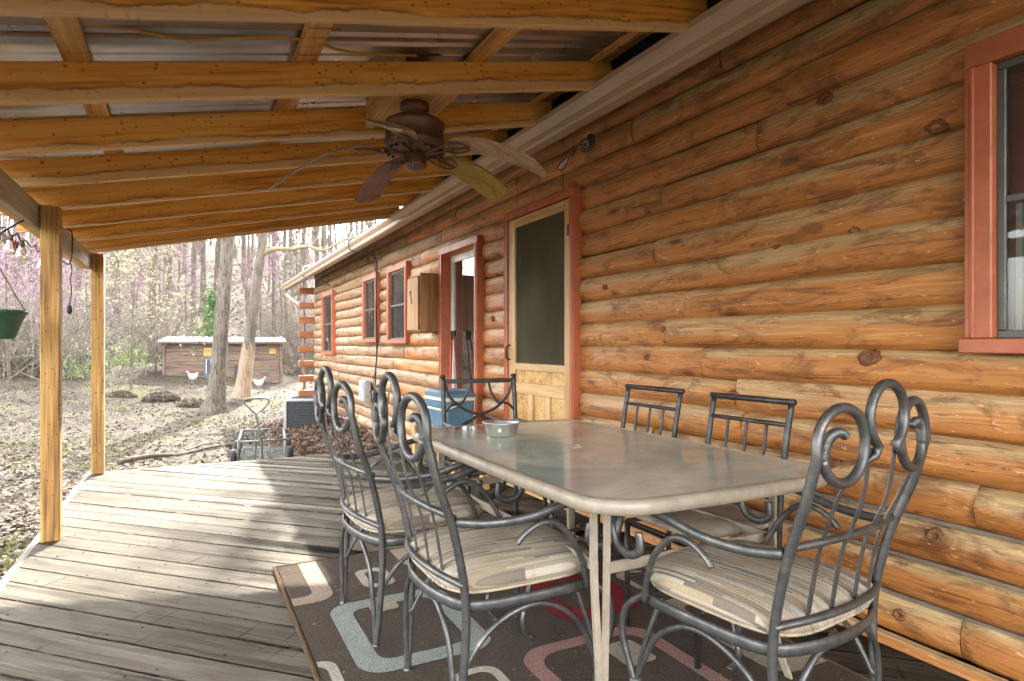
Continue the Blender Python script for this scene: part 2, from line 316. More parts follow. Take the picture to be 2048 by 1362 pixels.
def board(name, p0, p1, wd, ht, mat, parent=None, b=.003, up=(0, 0, 1)):
    """beam from p0 to p1 (centre line), local X along it, wd across, ht along 'up'"""
    p0, p1 = Vector(p0), Vector(p1); d = p1-p0; L = d.length; x = d.normalized(); z = Vector(up); y = z.cross(x).normalized(); z = x.cross(y)
    o = MB().add(*boxg(-L/2, L/2, -wd/2, wd/2, -ht/2, ht/2, b)).build(name, mat, parent)
    m = Matrix((x, y, z)).transposed().to_4x4(); m.translation = (p0+p1)/2; o.matrix_basis = m; return o
def catmull(P, k=6, closed=False):
    P = [Vector(p) for p in P]; n = len(P); out = []
    rng = range(n if closed else n-1)
    for i in rng:
        if closed: a, b, c, d = P[i-1], P[i], P[(i+1) % n], P[(i+2) % n]
        else: a, b, c, d = P[max(i-1, 0)], P[i], P[i+1], P[min(i+2, n-1)]
        for j in range(k):
            t = j/k; out.append(.5*((2*b)+(c-a)*t+(2*a-5*b+4*c-d)*t*t+(3*b-a-3*c+d)*t**3))
    if not closed: out.append(P[-1])
    return out
def tubeg(P, r, n=8, r2=None, closed=False, up=None, cap=True):
    """swept tube; r may be a list; r2 gives an elliptical/flat section, its second axis near 'up'"""
    P = [Vector(p) for p in P]; N = len(P); V = []; F = []
    rs = r if isinstance(r, (list, tuple)) else [r]*N
    prev = None
    for i, p in enumerate(P):
        if closed: t = (P[(i+1) % N]-P[i-1])
        else: t = P[min(i+1, N-1)]-P[max(i-1, 0)]
        t.normalize()
        if up is not None: u = Vector(up)
        elif prev is None: u = Vector((0, 0, 1)) if abs(t.z) < .9 else Vector((1, 0, 0))
        else: u = prev
        b = t.cross(u)
        if b.length < 1e-4: b = t.cross(Vector((.3, .9, .2)))
        b.normalize(); nn = b.cross(t).normalized(); prev = nn
        ra = rs[i]; rb = ra if r2 is None else r2*(ra/rs[0] if rs[0] else 1)
        for k in range(n):
            a = 2*math.pi*(k+.5)/n; V.append(p+b*(ra*math.cos(a))+nn*(rb*math.sin(a)))
    for i in range(N if closed else N-1):
        j = (i+1) % N
        for k in range(n): F.append((i*n+k, i*n+(k+1) % n, j*n+(k+1) % n, j*n+k))
    if cap and not closed: F.append(tuple(range(n-1, -1, -1))); F.append(tuple((N-1)*n+k for k in range(n)))
    return V, F
def tube(name, P, r, mat, parent=None, n=8, k=6, smooth=True, **kw):
    return MB().add(*tubeg(catmull(P, k) if k else P, r, n, **kw)).build(name, mat, parent, smooth)
def latheg(prof, n=32, c=(0, 0, 0)):
    V = []; F = []
    for r, z in prof:
        for k in range(n): a = 2*math.pi*k/n; V.append((c[0]+r*math.cos(a), c[1]+r*math.sin(a), c[2]+z))
    for i in range(len(prof)-1):
        for k in range(n): F.append((i*n+k, i*n+(k+1) % n, (i+1)*n+(k+1) % n, (i+1)*n+k))
    return V, F
def lathe(name, prof, mat, parent=None, n=32, c=(0, 0, 0), smooth=True):
    o = MB().add(*latheg(prof, n)).build(name, mat, parent, smooth); o.location = c; return o
def autosmooth(o, deg=35):
    me = o.data; bm = bmesh.new(); bm.from_mesh(me)
    for e in bm.edges: e.smooth = e.calc_face_angle(0) < R(deg) if len(e.link_faces) == 2 else True
    for f in bm.faces: f.smooth = True
    bm.to_mesh(me); bm.free(); return o
def copy_tree(o, parent=None):
    c = o.copy(); COL.objects.link(c); c.parent = parent
    for ch in list(o.children): copy_tree(ch, c)
    return c
def move(root, loc, rz): root.location = loc; root.rotation_euler = (0, 0, rz); return root
# ------------------------------------------------------------------ ground
CS, CC = math.sin(R(YAW)), math.cos(R(YAW))
def c2w(X, Z): return (CC*X+CS*Z, -CS*X+CC*Z)          # right / forward of the viewpoint -> world x, y
def w2c(x, y): return (CC*x-CS*y, CS*x+CC*y)
def softp(t, k=2.): return math.log1p(math.exp(min(30, t/k)))*k
def ground_z(x, y):
    X, Z = w2c(x, y); far = max(0., min(1., (math.hypot(x, y)-7)/6))
    return (-.3+.20*softp(Z-27, 2.5)+.085*softp(-8.5-X, 1.5)*max(0., min(1., Z/9))
            +.22*math.exp(-((X+11.6)**2+(Z-20.5)**2)/9.)
            + far*(.05*math.sin(.9*x+1.3*y)*math.sin(.7*y-.4*x+1)+.035*math.sin(2.1*x-.6*y)))
V = [(0, 0, -.3)]; F = []; NA = 120; rads = [.6*1.06**i for i in range(124)]
for r_ in rads:
    for k in range(NA):
        a = 2*math.pi*k/NA; x, y = r_*math.sin(a), r_*math.cos(a); V.append((x, y, ground_z(x, y)))
for k in range(NA): F.append((0, 1+(k+1) % NA, 1+k))
for i in range(len(rads)-1):
    for k in range(NA):
        a, b = 1+i*NA+k, 1+i*NA+(k+1) % NA; F.append((a, b, b+NA, a+NA))
tag(link('ground', mdata('ground', V, F, 'leaf_litter_ground', True)), kind='structure')

# ------------------------------------------------------------------ deck: boards laid at 45 degrees to the wall
DX0, DX1, DY0, DY1 = -.765, 2.345, -1.6, 6.62
deck = MB()
for y in np.arange(DY0+.1, DY1, .4): deck.add(*boxg(DX0+.06, DX1-.02, y-.02, y+.02, -.19, -.034))
for sx in (-.70, .7, 2.2):
    for y in (-1.4, 1.1, 3.4, 5.6): deck.add(*boxg(sx-.05, sx+.05, y-.05, y+.05, -.42, -.19))
deck = deck.build('deck', 'deck_edge_wood'); tag(deck, kind='structure')
def clip(poly, nx, ny, d):                              # keep n.p <= d
    out = []
    for i in range(len(poly)):
        a, b = poly[i-1], poly[i]; da, db = nx*a[0]+ny*a[1]-d, nx*b[0]+ny*b[1]-d
        if (da <= 0) != (db <= 0): t = da/(da-db); out.append((a[0]+(b[0]-a[0])*t, a[1]+(b[1]-a[1])*t))
        if db <= 0: out.append(b)
    return out
rng = random.Random(4); q = -1.65; r2 = math.sqrt(.5)
while q < 6.4:
    wd = .142; gap = .009; ang = R(135)
    dirv = (-r2, r2); nrm = (r2, r2)
    P4 = [(nrm[0]*(q+e)+dirv[0]*l, nrm[1]*(q+e)+dirv[1]*l) for e, l in ((0, -9), (wd, -9), (wd, 9), (0, 9))]
    for c_ in ((-1, 0, -DX0), (1, 0, DX1), (0, -1, -DY0), (0, 1, DY1)):
        if P4: P4 = clip(P4, *c_)
    if len(P4) > 2:
        cx = sum(p[0] for p in P4)/len(P4); cy = sum(p[1] for p in P4)/len(P4)
        ca, sa = math.cos(-ang), math.sin(-ang)
        loc = [((p[0]-cx)*ca-(p[1]-cy)*sa, (p[0]-cx)*sa+(p[1]-cy)*ca) for p in P4]
        area = sum(loc[i-1][0]*loc[i][1]-loc[i][0]*loc[i-1][1] for i in range(len(loc)))
        if area < 0: loc.reverse()
        bm = bmesh.new(); vs = [bm.verts.new((x, y, 0)) for x, y in loc]; f = bm.faces.new(vs)
        bmesh.ops.solidify(bm, geom=[f], thickness=.03); bm.normal_update()
        zt = max(v.co.z for v in bm.verts); te = [e for e in bm.edges if all(v.co.z > zt-.004 for v in e.verts)]
        bmesh.ops.bevel(bm, geom=te, offset=.006, segments=2, affect='EDGES')
        zt = max(v.co.z for v in bm.verts)
        for v_ in bm.verts: v_.co.z -= zt
        me = bpy.data.meshes.new('deck_board'); bm.to_mesh(me); bm.free(); me.materials.append(M['deck_wood'])
        o = link('deck_board', me, deck); o.location = (cx, cy, -rng.uniform(0, .003)); o.rotation_euler = (rng.uniform(-.004, .004), 0, ang)
    q += wd+gap
sc_ = MB()
for jy in np.arange(DY0+.1, DY1, .4):
    for i in range(60):
        qq = -1.65+i*.151; 
        for e in (.03, .112):
            x_ = (qq+e)/r2-jy
            if DX0+.03 < x_ < DX1-.03: sc_.add(*latheg([(.0052, -.002), (.0052, .0006), (.0005, .0002)], 7, (x_+rng.uniform(-.006, .006), jy+rng.uniform(-.012, .012), .0)))
tag(sc_.build('deck_screws', 'black_metal', deck), kind='stuff')
board('rim_board', (DX0-.021, DY0, -.078), (DX0-.021, DY1, -.078), .038, .148, 'deck_wood', deck)
board('rim_board', (DX0-.04, DY1+.021, -.080), (2.25, DY1+.021, -.080), .038, .148, 'deck_wood', deck)

# ------------------------------------------------------------------ log cabin
WX = 2.39; PITCH = .1565; Z0 = .02
cabin = thing('log_cabin', 'long stained log cabin with red trimmed windows and doors along the porch', 'house', (WX, 6, -.3))
OFF = Vector((WX, 6, -.3))
def cab(o):                                             # keep world placement while hanging under the cabin
    o.parent = cabin; o.location = Vector(o.location)-OFF; return o
YA, YB = -1.9, 13.87
openings = [(.18, 1.09, 1.12, 2.13), (3.66, 4.62, -.1, 2.20), (5.24, 6.13, .12, 2.12), (7.32, 8.08, 1.20, 2.13), (8.68, 9.40, 1.22, 2.13), (11.7, 12.64, 1.0, 2.12)]
rl = random.Random(12)
def log_mesh(L, bul, seed, hgt=.163):
    r = random.Random(seed); nseg = max(4, int(L/.075)); prof = 13
    ph = [r.uniform(0, 6.3) for _ in range(8)]; V = []; F = []
    for i in range(nseg+1):
        x = -L/2+L*i/nseg; e = min(i, nseg-i)
        endk = (.72, .95, 1.)[min(e, 2)]
        if i == 0 or i == nseg: pass
        g1 = .10*math.sin(1.1*x+ph[0])+.07*math.sin(2.9*x+ph[1])+.045*math.sin(6.5*x+ph[2])+.03*math.sin(15*x+ph[6])
        dz = 0; de = .007*math.sin(.9*x+ph[3])+.005*math.sin(2.7*x+ph[4])
        for k in range(prof):
            u = k/(prof-1); s_ = math.sin(math.pi*u)
            flat = .05*math.sin(5*u+2.2*x+ph[5])+.03*math.sin(9*u-3.4*x+ph[7])
            out = bul*(s_**.42)*(1+g1+flat)*endk
            zz = (u-.5)*(hgt+de*1.2)*(1-.10*(1-endk))+de*.4
            V.append((x, out, zz))
    for i in range(nseg):
        for k in range(prof-1):
            a = i*prof+k; F.append((a, a+1, a+prof+1, a+prof))
    F.append(tuple(range(prof-1, -1, -1))); F.append(tuple(nseg*prof+k for k in range(prof)))
    return V, F
LOGS = []
for k in range(-3, 17):
    z = Z0+PITCH*(k+.5)
    y0 = YA if k >= 0 else 6.70
    iv = [(y0, YB)]
    for (a, b, c_, d_) in openings:
        if c_ < z < d_:
            nv = []
            for (p, q_) in iv:
                if b <= p or a >= q_: nv.append((p, q_)); continue
                if a > p: nv.append((p, a))
                if b < q_: nv.append((b, q_))
            iv = nv
    for (p, q_) in iv:
        cuts = [p]
        while q_-cuts[-1] > 2.4:
            c_ = cuts[-1]+rl.uniform(.95, 2.5)
            if q_-c_ < .6: break
            cuts.append(c_)
        cuts.append(q_)
        for a, b in zip(cuts, cuts[1:]):
            if b-a < .05: continue
            bul = rl.uniform(.040, .070); L = b-a-.004
            V, F = log_mesh(L, bul, rl.random())
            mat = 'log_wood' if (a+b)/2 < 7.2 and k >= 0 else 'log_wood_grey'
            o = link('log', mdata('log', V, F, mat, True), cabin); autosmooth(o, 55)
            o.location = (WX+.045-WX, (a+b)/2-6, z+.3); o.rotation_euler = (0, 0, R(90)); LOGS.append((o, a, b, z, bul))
# knots: proud or sunken round branch stubs on the nearer logs
def knot_at(y, z, r, proud=.018):
    for o, a, b, zl, bul in LOGS:
        if a < y < b and abs(z-zl) < PITCH/2:
            prof = [(r*1.25, -.014), (r*1.12, .0), (r*.98, proud*.7), (r*.85, proud), (r*.45, proud*.9), (r*.38, proud*.55), (0.001, proud*.6)]
            Vk, Fk = latheg(prof, 14); rr = random.Random(r*999+y)
            ex_ = rr.uniform(1.0, 1.7)
            Vk = [(x*ex_*(1+.16*rr.uniform(-1, 1)), yy*(1+.16*rr.uniform(-1, 1)), zz*(.6 if ex_ > 1.3 else 1)*(1+.3*rr.uniform(-1, 1))) for x, yy, zz in Vk]
            kn = link('knot', mdata('knot', Vk, Fk, 'knot_wood', True), o)
            u = (z-zl)/PITCH; dep = bul*max(.2, math.cos(math.pi*u))**.42-.008
            kn.location = (y-(a+b)/2, dep, z-zl); kn.rotation_euler = (R(-90)+u*1.3, 0, 0); return
for y, z, r in ((1.30, 1.92, .026), (2.35, 2.02, .015), (2.0, 1.58, .013), (1.62, 1.6, .020), (1.55, 1.08, .030), (2.9, 1.06, .02), (2.75, 1.22, .016), (1.72, .64, .034), (1.30, .44, .028),
                (3.2, .88, .02), (1.42, .11, .022), (2.25, .88, .022), (4.95, 1.75, .02), (4.98, 1.36, .024), (2.6, 1.68, .017), (1.9, .30, .016), (3.3, 1.5, .018), (2.9, 1.92, .017), (1.75, 2.18, .024), (5.0, .7, .018)): knot_at(y, z, r)
# log ends standing out at the far corner, every other course
for i in range(8):
    z = Z0+PITCH*(14.5-2*i); cab(box('log_end', WX-.30, WX+.02, YB+.02, YB+.17, z-.066, z+.066, 'cedar_block', None, .008))
for k in range(1, 4):                                    # grey chinking set back in the joints
    zz = Z0+PITCH*k
    for a, b in ((YA, 3.60), (4.67, 5.19), (6.18, 7.27), (8.13, 8.63), (9.45, 11.65), (12.69, YB)):
        if zz > 1.0 and a == YA: b, a = 3.60, 1.19
        cab(board('chinking', (WX+.022, a, zz), (WX+.022, b, zz), .02, .013, 'chink', None, 0))
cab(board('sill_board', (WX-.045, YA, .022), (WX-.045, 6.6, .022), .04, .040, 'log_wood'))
# shell behind the logs: end walls, inner wall, floor, ceiling, roof
shell = MB()
for a in (YA+.02, YB+.10): shell.add(*boxg(WX+.05, WX+7.0, a, a+.06, -.45, 2.6))
shell.add(*boxg(WX+7.0, WX+7.06, YA, YB, -.45, 2.6)); shell.add(*boxg(WX+.16, WX+7.0, YA+.1, YB, -.02, .0)); shell.add(*boxg(WX+.06, WX+7.0, YA+.1, YB, 2.6, 2.64))
shell.add(*boxg(WX+3.6, WX+3.66, YA+.1, YB, .0, 2.6))
cab(shell.build('inner_wall', 'interior'))
rf = MB(); RY0, RY1 = -2.2, 15.35
rf.add([(2.0, RY0, 2.535), (2.0, RY1, 2.535), (6.2, RY1, 4.35), (6.2, RY0, 4.35), (10.4, RY1, 2.535), (10.4, RY0, 2.535),
        (2.0, RY0, 2.575), (2.0, RY1, 2.575), (6.2, RY1, 4.40), (6.2, RY0, 4.40), (10.4, RY1, 2.575), (10.4, RY0, 2.575)],
       [(0, 3, 2, 1), (3, 5, 4, 2), (6, 7, 8, 9), (9, 8, 10, 11), (0, 1, 7, 6), (5, 11, 10, 4), (1, 2, 8, 7), (2, 4, 10, 8), (0, 6, 9, 3), (3, 9, 11, 5)])
roof = cab(rf.build('roof', 'slate'))
cab(board('fascia', (2.055, RY0, 2.475), (2.055, RY1, 2.475), .03, .12, 'fascia'))
# gutter, K profile
prof = [(2.038, 2.515), (2.038, 2.405), (1.965, 2.400), (1.950, 2.412), (1.945, 2.445), (1.925, 2.468), (1.912, 2.490), (1.912, 2.520), (1.926, 2.524), (1.926, 2.510), (1.930, 2.492), (1.943, 2.470), (1.955, 2.44), (1.965, 2.41), (2.033, 2.41), (2.033, 2.515)]
V = [(x, y, z) for y in (RY0, RY1) for x, z in prof]; n_ = len(prof)
F = [(i, (i+1) % n_, n_+(i+1) % n_, n_+i) for i in range(n_)]+[tuple(range(n_-1, -1, -1)), tuple(range(n_, 2*n_))]
gut = cab(MB().add(V, F).build('gutter', 'gutter_paint'))
# seams and end cap
for y in (4.1, 7.3, 10.4):
    s_ = MB().add([(x-.0035 if z > 2.41 and x < 2.0 else x, y+d, z-.003) for d in (-.02, .02) for x, z in prof[1:8]], [(i, i+1, 8+i, 7+i) for i in range(6)]).build('seam', 'gutter_paint', gut)
o = tube('downspout', [(1.99, 15.2, 2.40), (1.99, 15.18, 2.30), (2.02, 15.0, 2.22), (2.10, 14.6, 2.08), (2.2, 14.22, 1.96), (2.23, 14.12, 1.86), (2.23, 14.12, 1.4), (2.23, 14.12, .4), (2.23, 14.12, -.28)], .034, 'downspout_paint', None, n=8, k=5); cab(o)
# --- windows and doors
def trim(par, y0, y1, z0, z1, tw=.085, sill=True, bottom=True, x0=WX-.062, x1=WX+.02):
    """four casing boards, outer edge given; red paint"""
    ps = [(y0, y1, z1-tw, z1), (y0, y0+tw, z0, z1-tw-.001), (y1-tw, y1, z0, z1-tw-.001)]
    if bottom: ps.append((y0-.012, y1+.012, z0-.05, z0-.001))
    for a, b, c_, d_ in ps:
        xx = x0-(.012 if (bottom and d_ <= z0) else 0)
        o = box('trim_board', xx, x1, a, b, c_, d_, 'red_paint', None, .004); o.parent = par; o.location = Vector(o.location)-OFF
        if d_-c_ > b-a: # raised inner bead
            e = a+tw*.32 if a == y0 else b-tw*.32
            o2 = box('bead', xx-.006, xx+.001, e-.006, e+.006, c_+.002, d_-.002, 'red_paint', None, .002); o2.parent = par; o2.location = Vector(o2.location)-OFF
def cpart(par, o): o.parent = par; o.location = Vector(o.location)-OFF; return o
def holder(name, label=None):
    o = link(name, None, cabin); o.location = (0, 0, 0); o.empty_display_size = .1
    if label: o['label'] = label
    return o
def window(y0, y1, z0, z1, tw, near=False):
    h = holder('window'); trim(h, y0, y1, z0, z1, tw)
    a, b, c_, d_ = y0+tw, y1-tw, z0, z1-tw; fw = .022 if not near else .026; xf = WX-.03
    for (p, q_, r_, s_) in ((a, b, d_-fw, d_), (a, b, c_, c_+fw), (a, a+fw, c_+fw, d_-fw), (b-fw, b, c_+fw, d_-fw), (a+fw, b-fw, (c_+d_)/2-.012, (c_+d_)/2+.012)):
        cpart(h, box('storm_frame', xf, xf+.03, p+.001, q_-.001, r_+.001, s_-.001, 'storm_frame', None, .002))
    zm = (c_+d_)/2
    for (r_, s_) in ((zm+.012, d_-fw), (c_+fw, zm-.012)): cpart(h, box('pane', xf+.010, xf+.014, a+fw, b-fw, r_, s_, 'window_glass'))
    # inner wooden sash in red-brown, white jamb strip, curtain
    sw = .07
    for (p, q_, r_, s_) in ((a, b, d_-sw, d_), (a, b, c_, c_+sw), (a, a+sw, c_+sw, d_-sw), (b-sw, b, c_+sw, d_-sw), (a+sw, b-sw, zm-.03, zm+.03)):
        cpart(h, box('sash', xf+.055, xf+.09, p+.002, q_-.002, r_+.001, s_-.001, 'red_paint_dark', None, .003))
    cpart(h, box('jamb_strip', xf+.035, xf+.05, b-fw-.030, b-fw-.013, c_+fw, zm-.015, 'white_paint'))
    for (r_, s_) in ((zm+.03, d_-sw), (c_+sw, zm-.03)): cpart(h, box('pane', xf+.070, xf+.074, a+sw, b-sw, r_, s_, 'window_glass'))
    V = []; n_ = 40
    for i in range(n_+1):
        yy = a-.02+(b-a+.04)*i/n_; xx = xf+.16+.018*math.sin(i*1.25)
        V += [(xx, yy, c_-.02), (xx, yy, d_+.02)]
    cpart(h, MB().add(V, [(2*i, 2*i+2, 2*i+3, 2*i+1) for i in range(n_)]).build('curtain', 'curtain' if near else 'suede', None, True))
    return h
window(.12, 1.175, 1.152, 2.14, .082, True)
window(7.28, 8.12, 1.20, 2.15, .075); window(8.64, 9.44, 1.22, 2.15, .075); window(11.66, 12.68, 1.0, 2.135, .075)
# screen door
h = holder('screen_door', 'pine screen door with dark mesh and plywood lower panels'); trim(h, 3.605, 4.66, .0, 2.215, .055, bottom=False, x0=WX-.055)
ya, yb = 3.664, 4.601; x0, x1 = WX-.040, WX-.008
def dm(a, b, c_, d_, nm='rail', mat='pine_door', xo=0.):
    v_ = d_-c_ > b-a
    p0, p1 = ((x0+x1)/2+xo, (a+b)/2 if v_ else a, c_ if v_ else (c_+d_)/2), ((x0+x1)/2+xo, (a+b)/2 if v_ else b, d_ if v_ else (c_+d_)/2)
    o = board(nm, p0, p1, x1-x0 if not v_ else x1-x0, (d_-c_) if not v_ else (b-a), mat, None, .003, (0, 0, 1) if not v_ else (0, 1, 0)); cpart(h, o)
dm(ya, ya+.076, .02, 2.150, 'stile'); dm(yb-.112, yb, .02, 2.150, 'stile')
yi, yj = ya+.077, yb-.113
dm(yi, yj, 2.08, 2.150); dm(yi, yj, .93, .985); dm(yi, yj, .745, .832); dm(yi, yj, .02, .16)
for t_ in (.33, .67): yy = yi+(yj-yi)*t_; dm(yy-.035, yy+.035, .161, .744, 'muntin', xo=.004)
cpart(h, box('panel', x0+.020, x0+.026, yi, yj, .833, .929, 'plywood')); cpart(h, box('panel', x0+.022, x0+.028, yi, yj, .162, .743, 'plywood'))
cpart(h, box('mesh_screen', x0+.014, x0+.016, yi, yj, .985, 2.08, 'screen_mesh'))
cpart(h, board('inner_door', (WX+.09, 4.13, .0), (WX+.09, 4.13, 2.15), .94, .04, 'plywood', None, .002, (1, 0, 0)))
for zz in (1.93, .35): cpart(h, box('hinge', x0-.012, x0-.001, ya-.018, ya+.024, zz-.04, zz+.04, 'black_metal', None, .003))
cpart(h, tube('handle', [(x0, yb-.03, 1.01), (x0-.03, yb-.03, 1.02), (x0-.04, yb-.03, 1.07), (x0-.03, yb-.03, 1.12), (x0, yb-.03, 1.13)], .006, 'black_metal'))
cpart(h, box('threshold', WX-.11, WX+.02, 3.61, 4.655, .002, .019, 'pine_door', None, .003))
# glazed door
h = holder('glazed_door', 'narrow full height glazed door in a red frame'); trim(h, 5.195, 6.175, .12, 2.135, .07)
for (p, q_, r_, s_) in ((5.266, 6.104, 1.985, 2.063), (5.266, 5.33, .13, 1.984), (6.035, 6.104, .13, 1.984), (5.331, 6.034, .13, .28)):
    cpart(h, box('door_frame', WX+.045, WX+.085, p, q_, r_, s_, 'white_paint', None, .004))
cpart(h, box('pane', WX+.062, WX+.066, 5.331, 6.034, .281, 1.984, 'glass'))
for (p, q_) in ((5.252, 5.264), (6.106, 6.118)): cpart(h, box('jamb', WX-.05, WX+.12, p, q_, .125, 2.062, 'red_paint'))
cpart(h, box('jamb', WX-.05, WX+.12, 5.266, 6.104, 2.064, 2.072, 'red_paint'))

# ------------------------------------------------------------------ porch roof
porch = thing('porch_roof', 'open lumber porch roof with metal sheets over the deck', 'porch roof', (-.745, 3, 1.9))
PO = Vector((-.745, 3, 1.9))
def por(o): o.parent = porch; m = o.matrix_basis.copy(); m.translation -= PO; o.matrix_basis = m; return o
SL = .2093; sa = math.atan(SL); upv = (-math.sin(sa), 0, math.cos(sa))
def rz_(x): return 1.934+SL*(x+.745)                     # underside of the rafters
RY = [-.5, .15, .8, 1.44, 2.08, 2.775, 3.40, 4.01, 4.63, 5.25, 5.89, 6.58]
for y in RY:
    xa, xb = -1.02, 2.03; hh = .14/2/math.cos(sa)
    por(board('rafter', (xa, y-.019, rz_(xa)+hh), (xb, y-.019, rz_(xb)+hh), .038, .14, 'rafter_wood', None, .003, upv))
for x in (-.95, -.36, .44, 1.24, 1.97):
    zc = rz_(x)+.14/math.cos(sa)+.0195
    ys = [-.9, 2.3, 4.3, 6.72] if x > 0 else [-.9, 3.1, 6.72]
    for a, b in zip(ys, ys[1:]): por(board('purlin', (x, a+.002, zc), (x, b-.002, zc), .089, .038, 'purlin_wood', None, .003, upv))
for a, b in ((-1.0, 3.0), (3.0, 6.6)):
    por(board('header_beam', (-.775, a+.001, 1.865), (-.775, b-.001, 1.865), .038, .14, 'deck_edge_wood', None, .003)); por(board('header_beam', (-.814, a+.001, 1.865), (-.814, b-.001, 1.865), .038, .14, 'rafter_wood', None, .003))
for y in (-.2, 2.13, 4.44, 6.55):
    if y == 2.13: continue
    por(board('post', (-.705, y, .002), (-.705, y, 1.93), .092, .092, 'post_wood', None, .004, (1, 0, 0)))
# ribbed metal sheets
def sheet(y0, y1, mat='roof_metal'):
    pr = []; y = y0; base = 0
    n_ = int(round((y1-y0)/.1)); 
    for i in range(n_):
        a = y0+(y1-y0)*i/n_; s_ = (y1-y0)/n_
        hgt = .019 if i % 2 == 0 else .005
        pr += [(a, 0), (a+.30*s_, 0), (a+.42*s_, hgt), (a+.62*s_, hgt), (a+.74*s_, 0)]
    pr.append((y1, 0)); V = []; F = []
    for j, x in enumerate((-1.12, 2.53)):
        zb = rz_(x)+.14/math.cos(sa)+.041
        V += [(x, yy, zb+zz) for yy, zz in pr]
    m_ = len(pr); F = [(i, i+1, m_+i+1, m_+i) for i in range(m_-1)]
    b_ = len(V); V += [(x, y_, z+.0015) for x, y_, z in V]; F += [tuple(b_+k for k in reversed(f)) for f in F]
    return MB().add(V, F).build('roof_sheet', mat)
yy = -1.0
while yy < 6.7:
    o = sheet(yy, min(yy+.92, 6.76)); o.location.z += .0025*(int(yy*10) % 2); por(o); yy += .90
# fan mounting block
por(board('fan_block', (.87, 2.78, 2.395), (.87, 3.358, 2.395), .038, .185, 'purlin_wood', None, .003))
por(board('fan_block', (1.03, 2.78, 2.362), (1.03, 3.358, 2.362), .27, .038, 'purlin_wood', None, .003))
# ------------------------------------------------------------------ ceiling fan
fan = thing('ceiling_fan', 'bronze five blade ceiling fan with drooping blades under the porch roof', 'ceiling fan', (1.012, 3.02, 2.343), R(-YAW))
lathe('canopy', [(.001, 0), (.070, 0), (.074, -.012), (.074, -.030), (.064, -.045), (.052, -.060), (.050, -.075)], 'bronze', fan)
mh = lathe('motor_housing', [(.05, -.070), (.115, -.078), (.142, -.092), (.151, -.105), (.151, -.118), (.146, -.125), (.146, -.190), (.153, -.196), (.153, -.206), (.143, -.226), (.125, -.242), (.085, -.250), (.06, -.252)], 'bronze', fan, 48)
for k in range(24):
    a = 2*math.pi*k/24
    if k % 5 == 4: continue
    o = MB().add(*boxg(-.022, .022, -.004, .004, -.006, .006, .002)).build('vent_slot', 'black_metal', mh)
    o.location = (.132*math.cos(a), .132*math.sin(a), -.238); o.rotation_euler = (0, R(28), a)
lathe('switch_housing', [(.05, -.250), (.058, -.256), (.058, -.300), (.061, -.306), (.058, -.316), (.045, -.328), (.02, -.334), (.001, -.335)], 'bronze', fan)
tube('pull_chain', [(.0, -.059, -.29), (.0, -.063, -.30), (.0, -.063, -.33)], .0018, 'steel', fan, n=6)
def blade_mesh(mat, tilt, dr):
    n_, m_ = 16, 4; V = []; F = []
    for i in range(n_+1):
        t = i/n_; r = .20+.485*t
        hwid = (.055+.022*min(1, t*2.2))*(1 if t < .93 else math.sqrt(max(.0, 1-((t-.93)/.075)**2)) if t < 1 else .30)
        if i == 0: hwid = .040
        z = -.235-dr*(max(0, t-.05))**1.75
        for j in range(m_+1):
            v_ = -1+2*j/m_
            V.append((r, hwid*v_, z+tilt*hwid*v_-.004*v_*v_))
    L = len(V); V += [(x, y, z+.011) for x, y, z in V]; w_ = m_+1
    for i in range(n_):
        for j in range(m_):
            a = i*w_+j; F.append((a, a+1, a+w_+1, a+w_)); F.append((L+a, L+a+w_, L+a+w_+1, L+a+1))
    bd = [j for j in range(w_)]+[i*w_+m_ for i in range(1, n_+1)]+[n_*w_+j for j in range(m_-1, -1, -1)]+[i*w_ for i in range(n_-1, 0, -1)]
    for i in range(len(bd)): a, b = bd[i-1], bd[i]; F.append((a, L+a, L+b, b))
    return mdata('blade', V, F, mat, False)
for k, mat in enumerate(('fan_blade_dust', 'fan_blade_dust', 'fan_blade_olive', 'fan_blade', 'fan_blade_dust')):
    a = R(-92+72*k); b_ = link('blade', blade_mesh(mat, -.26, (.13, .19, .11, .14, .27)[k]), fan); b_.rotation_euler = (0, 0, a); autosmooth(b_, 40)
    ir = MB()
    for s_ in (-1, 1):
        ir.add(*tubeg(catmull([(.055, .012*s_, -.262), (.10, .016*s_, -.252), (.16, .040*s_, -.246), (.215, .044*s_, -.247-.26*.044*s_), (.275, .028*s_, -.252-.26*.028*s_), (.295, 0, -.254)], 5), .0055, 6))
    ir.add(*tubeg([(.17, 0, -.246), (.23, 0, -.25), (.29, 0, -.254)], .006, 6)); ir.add(*tubeg([(.20, -.045, -.236), (.20, .045, -.260)], .005, 6))
    ir.build('blade_iron', 'bronze', b_, True)

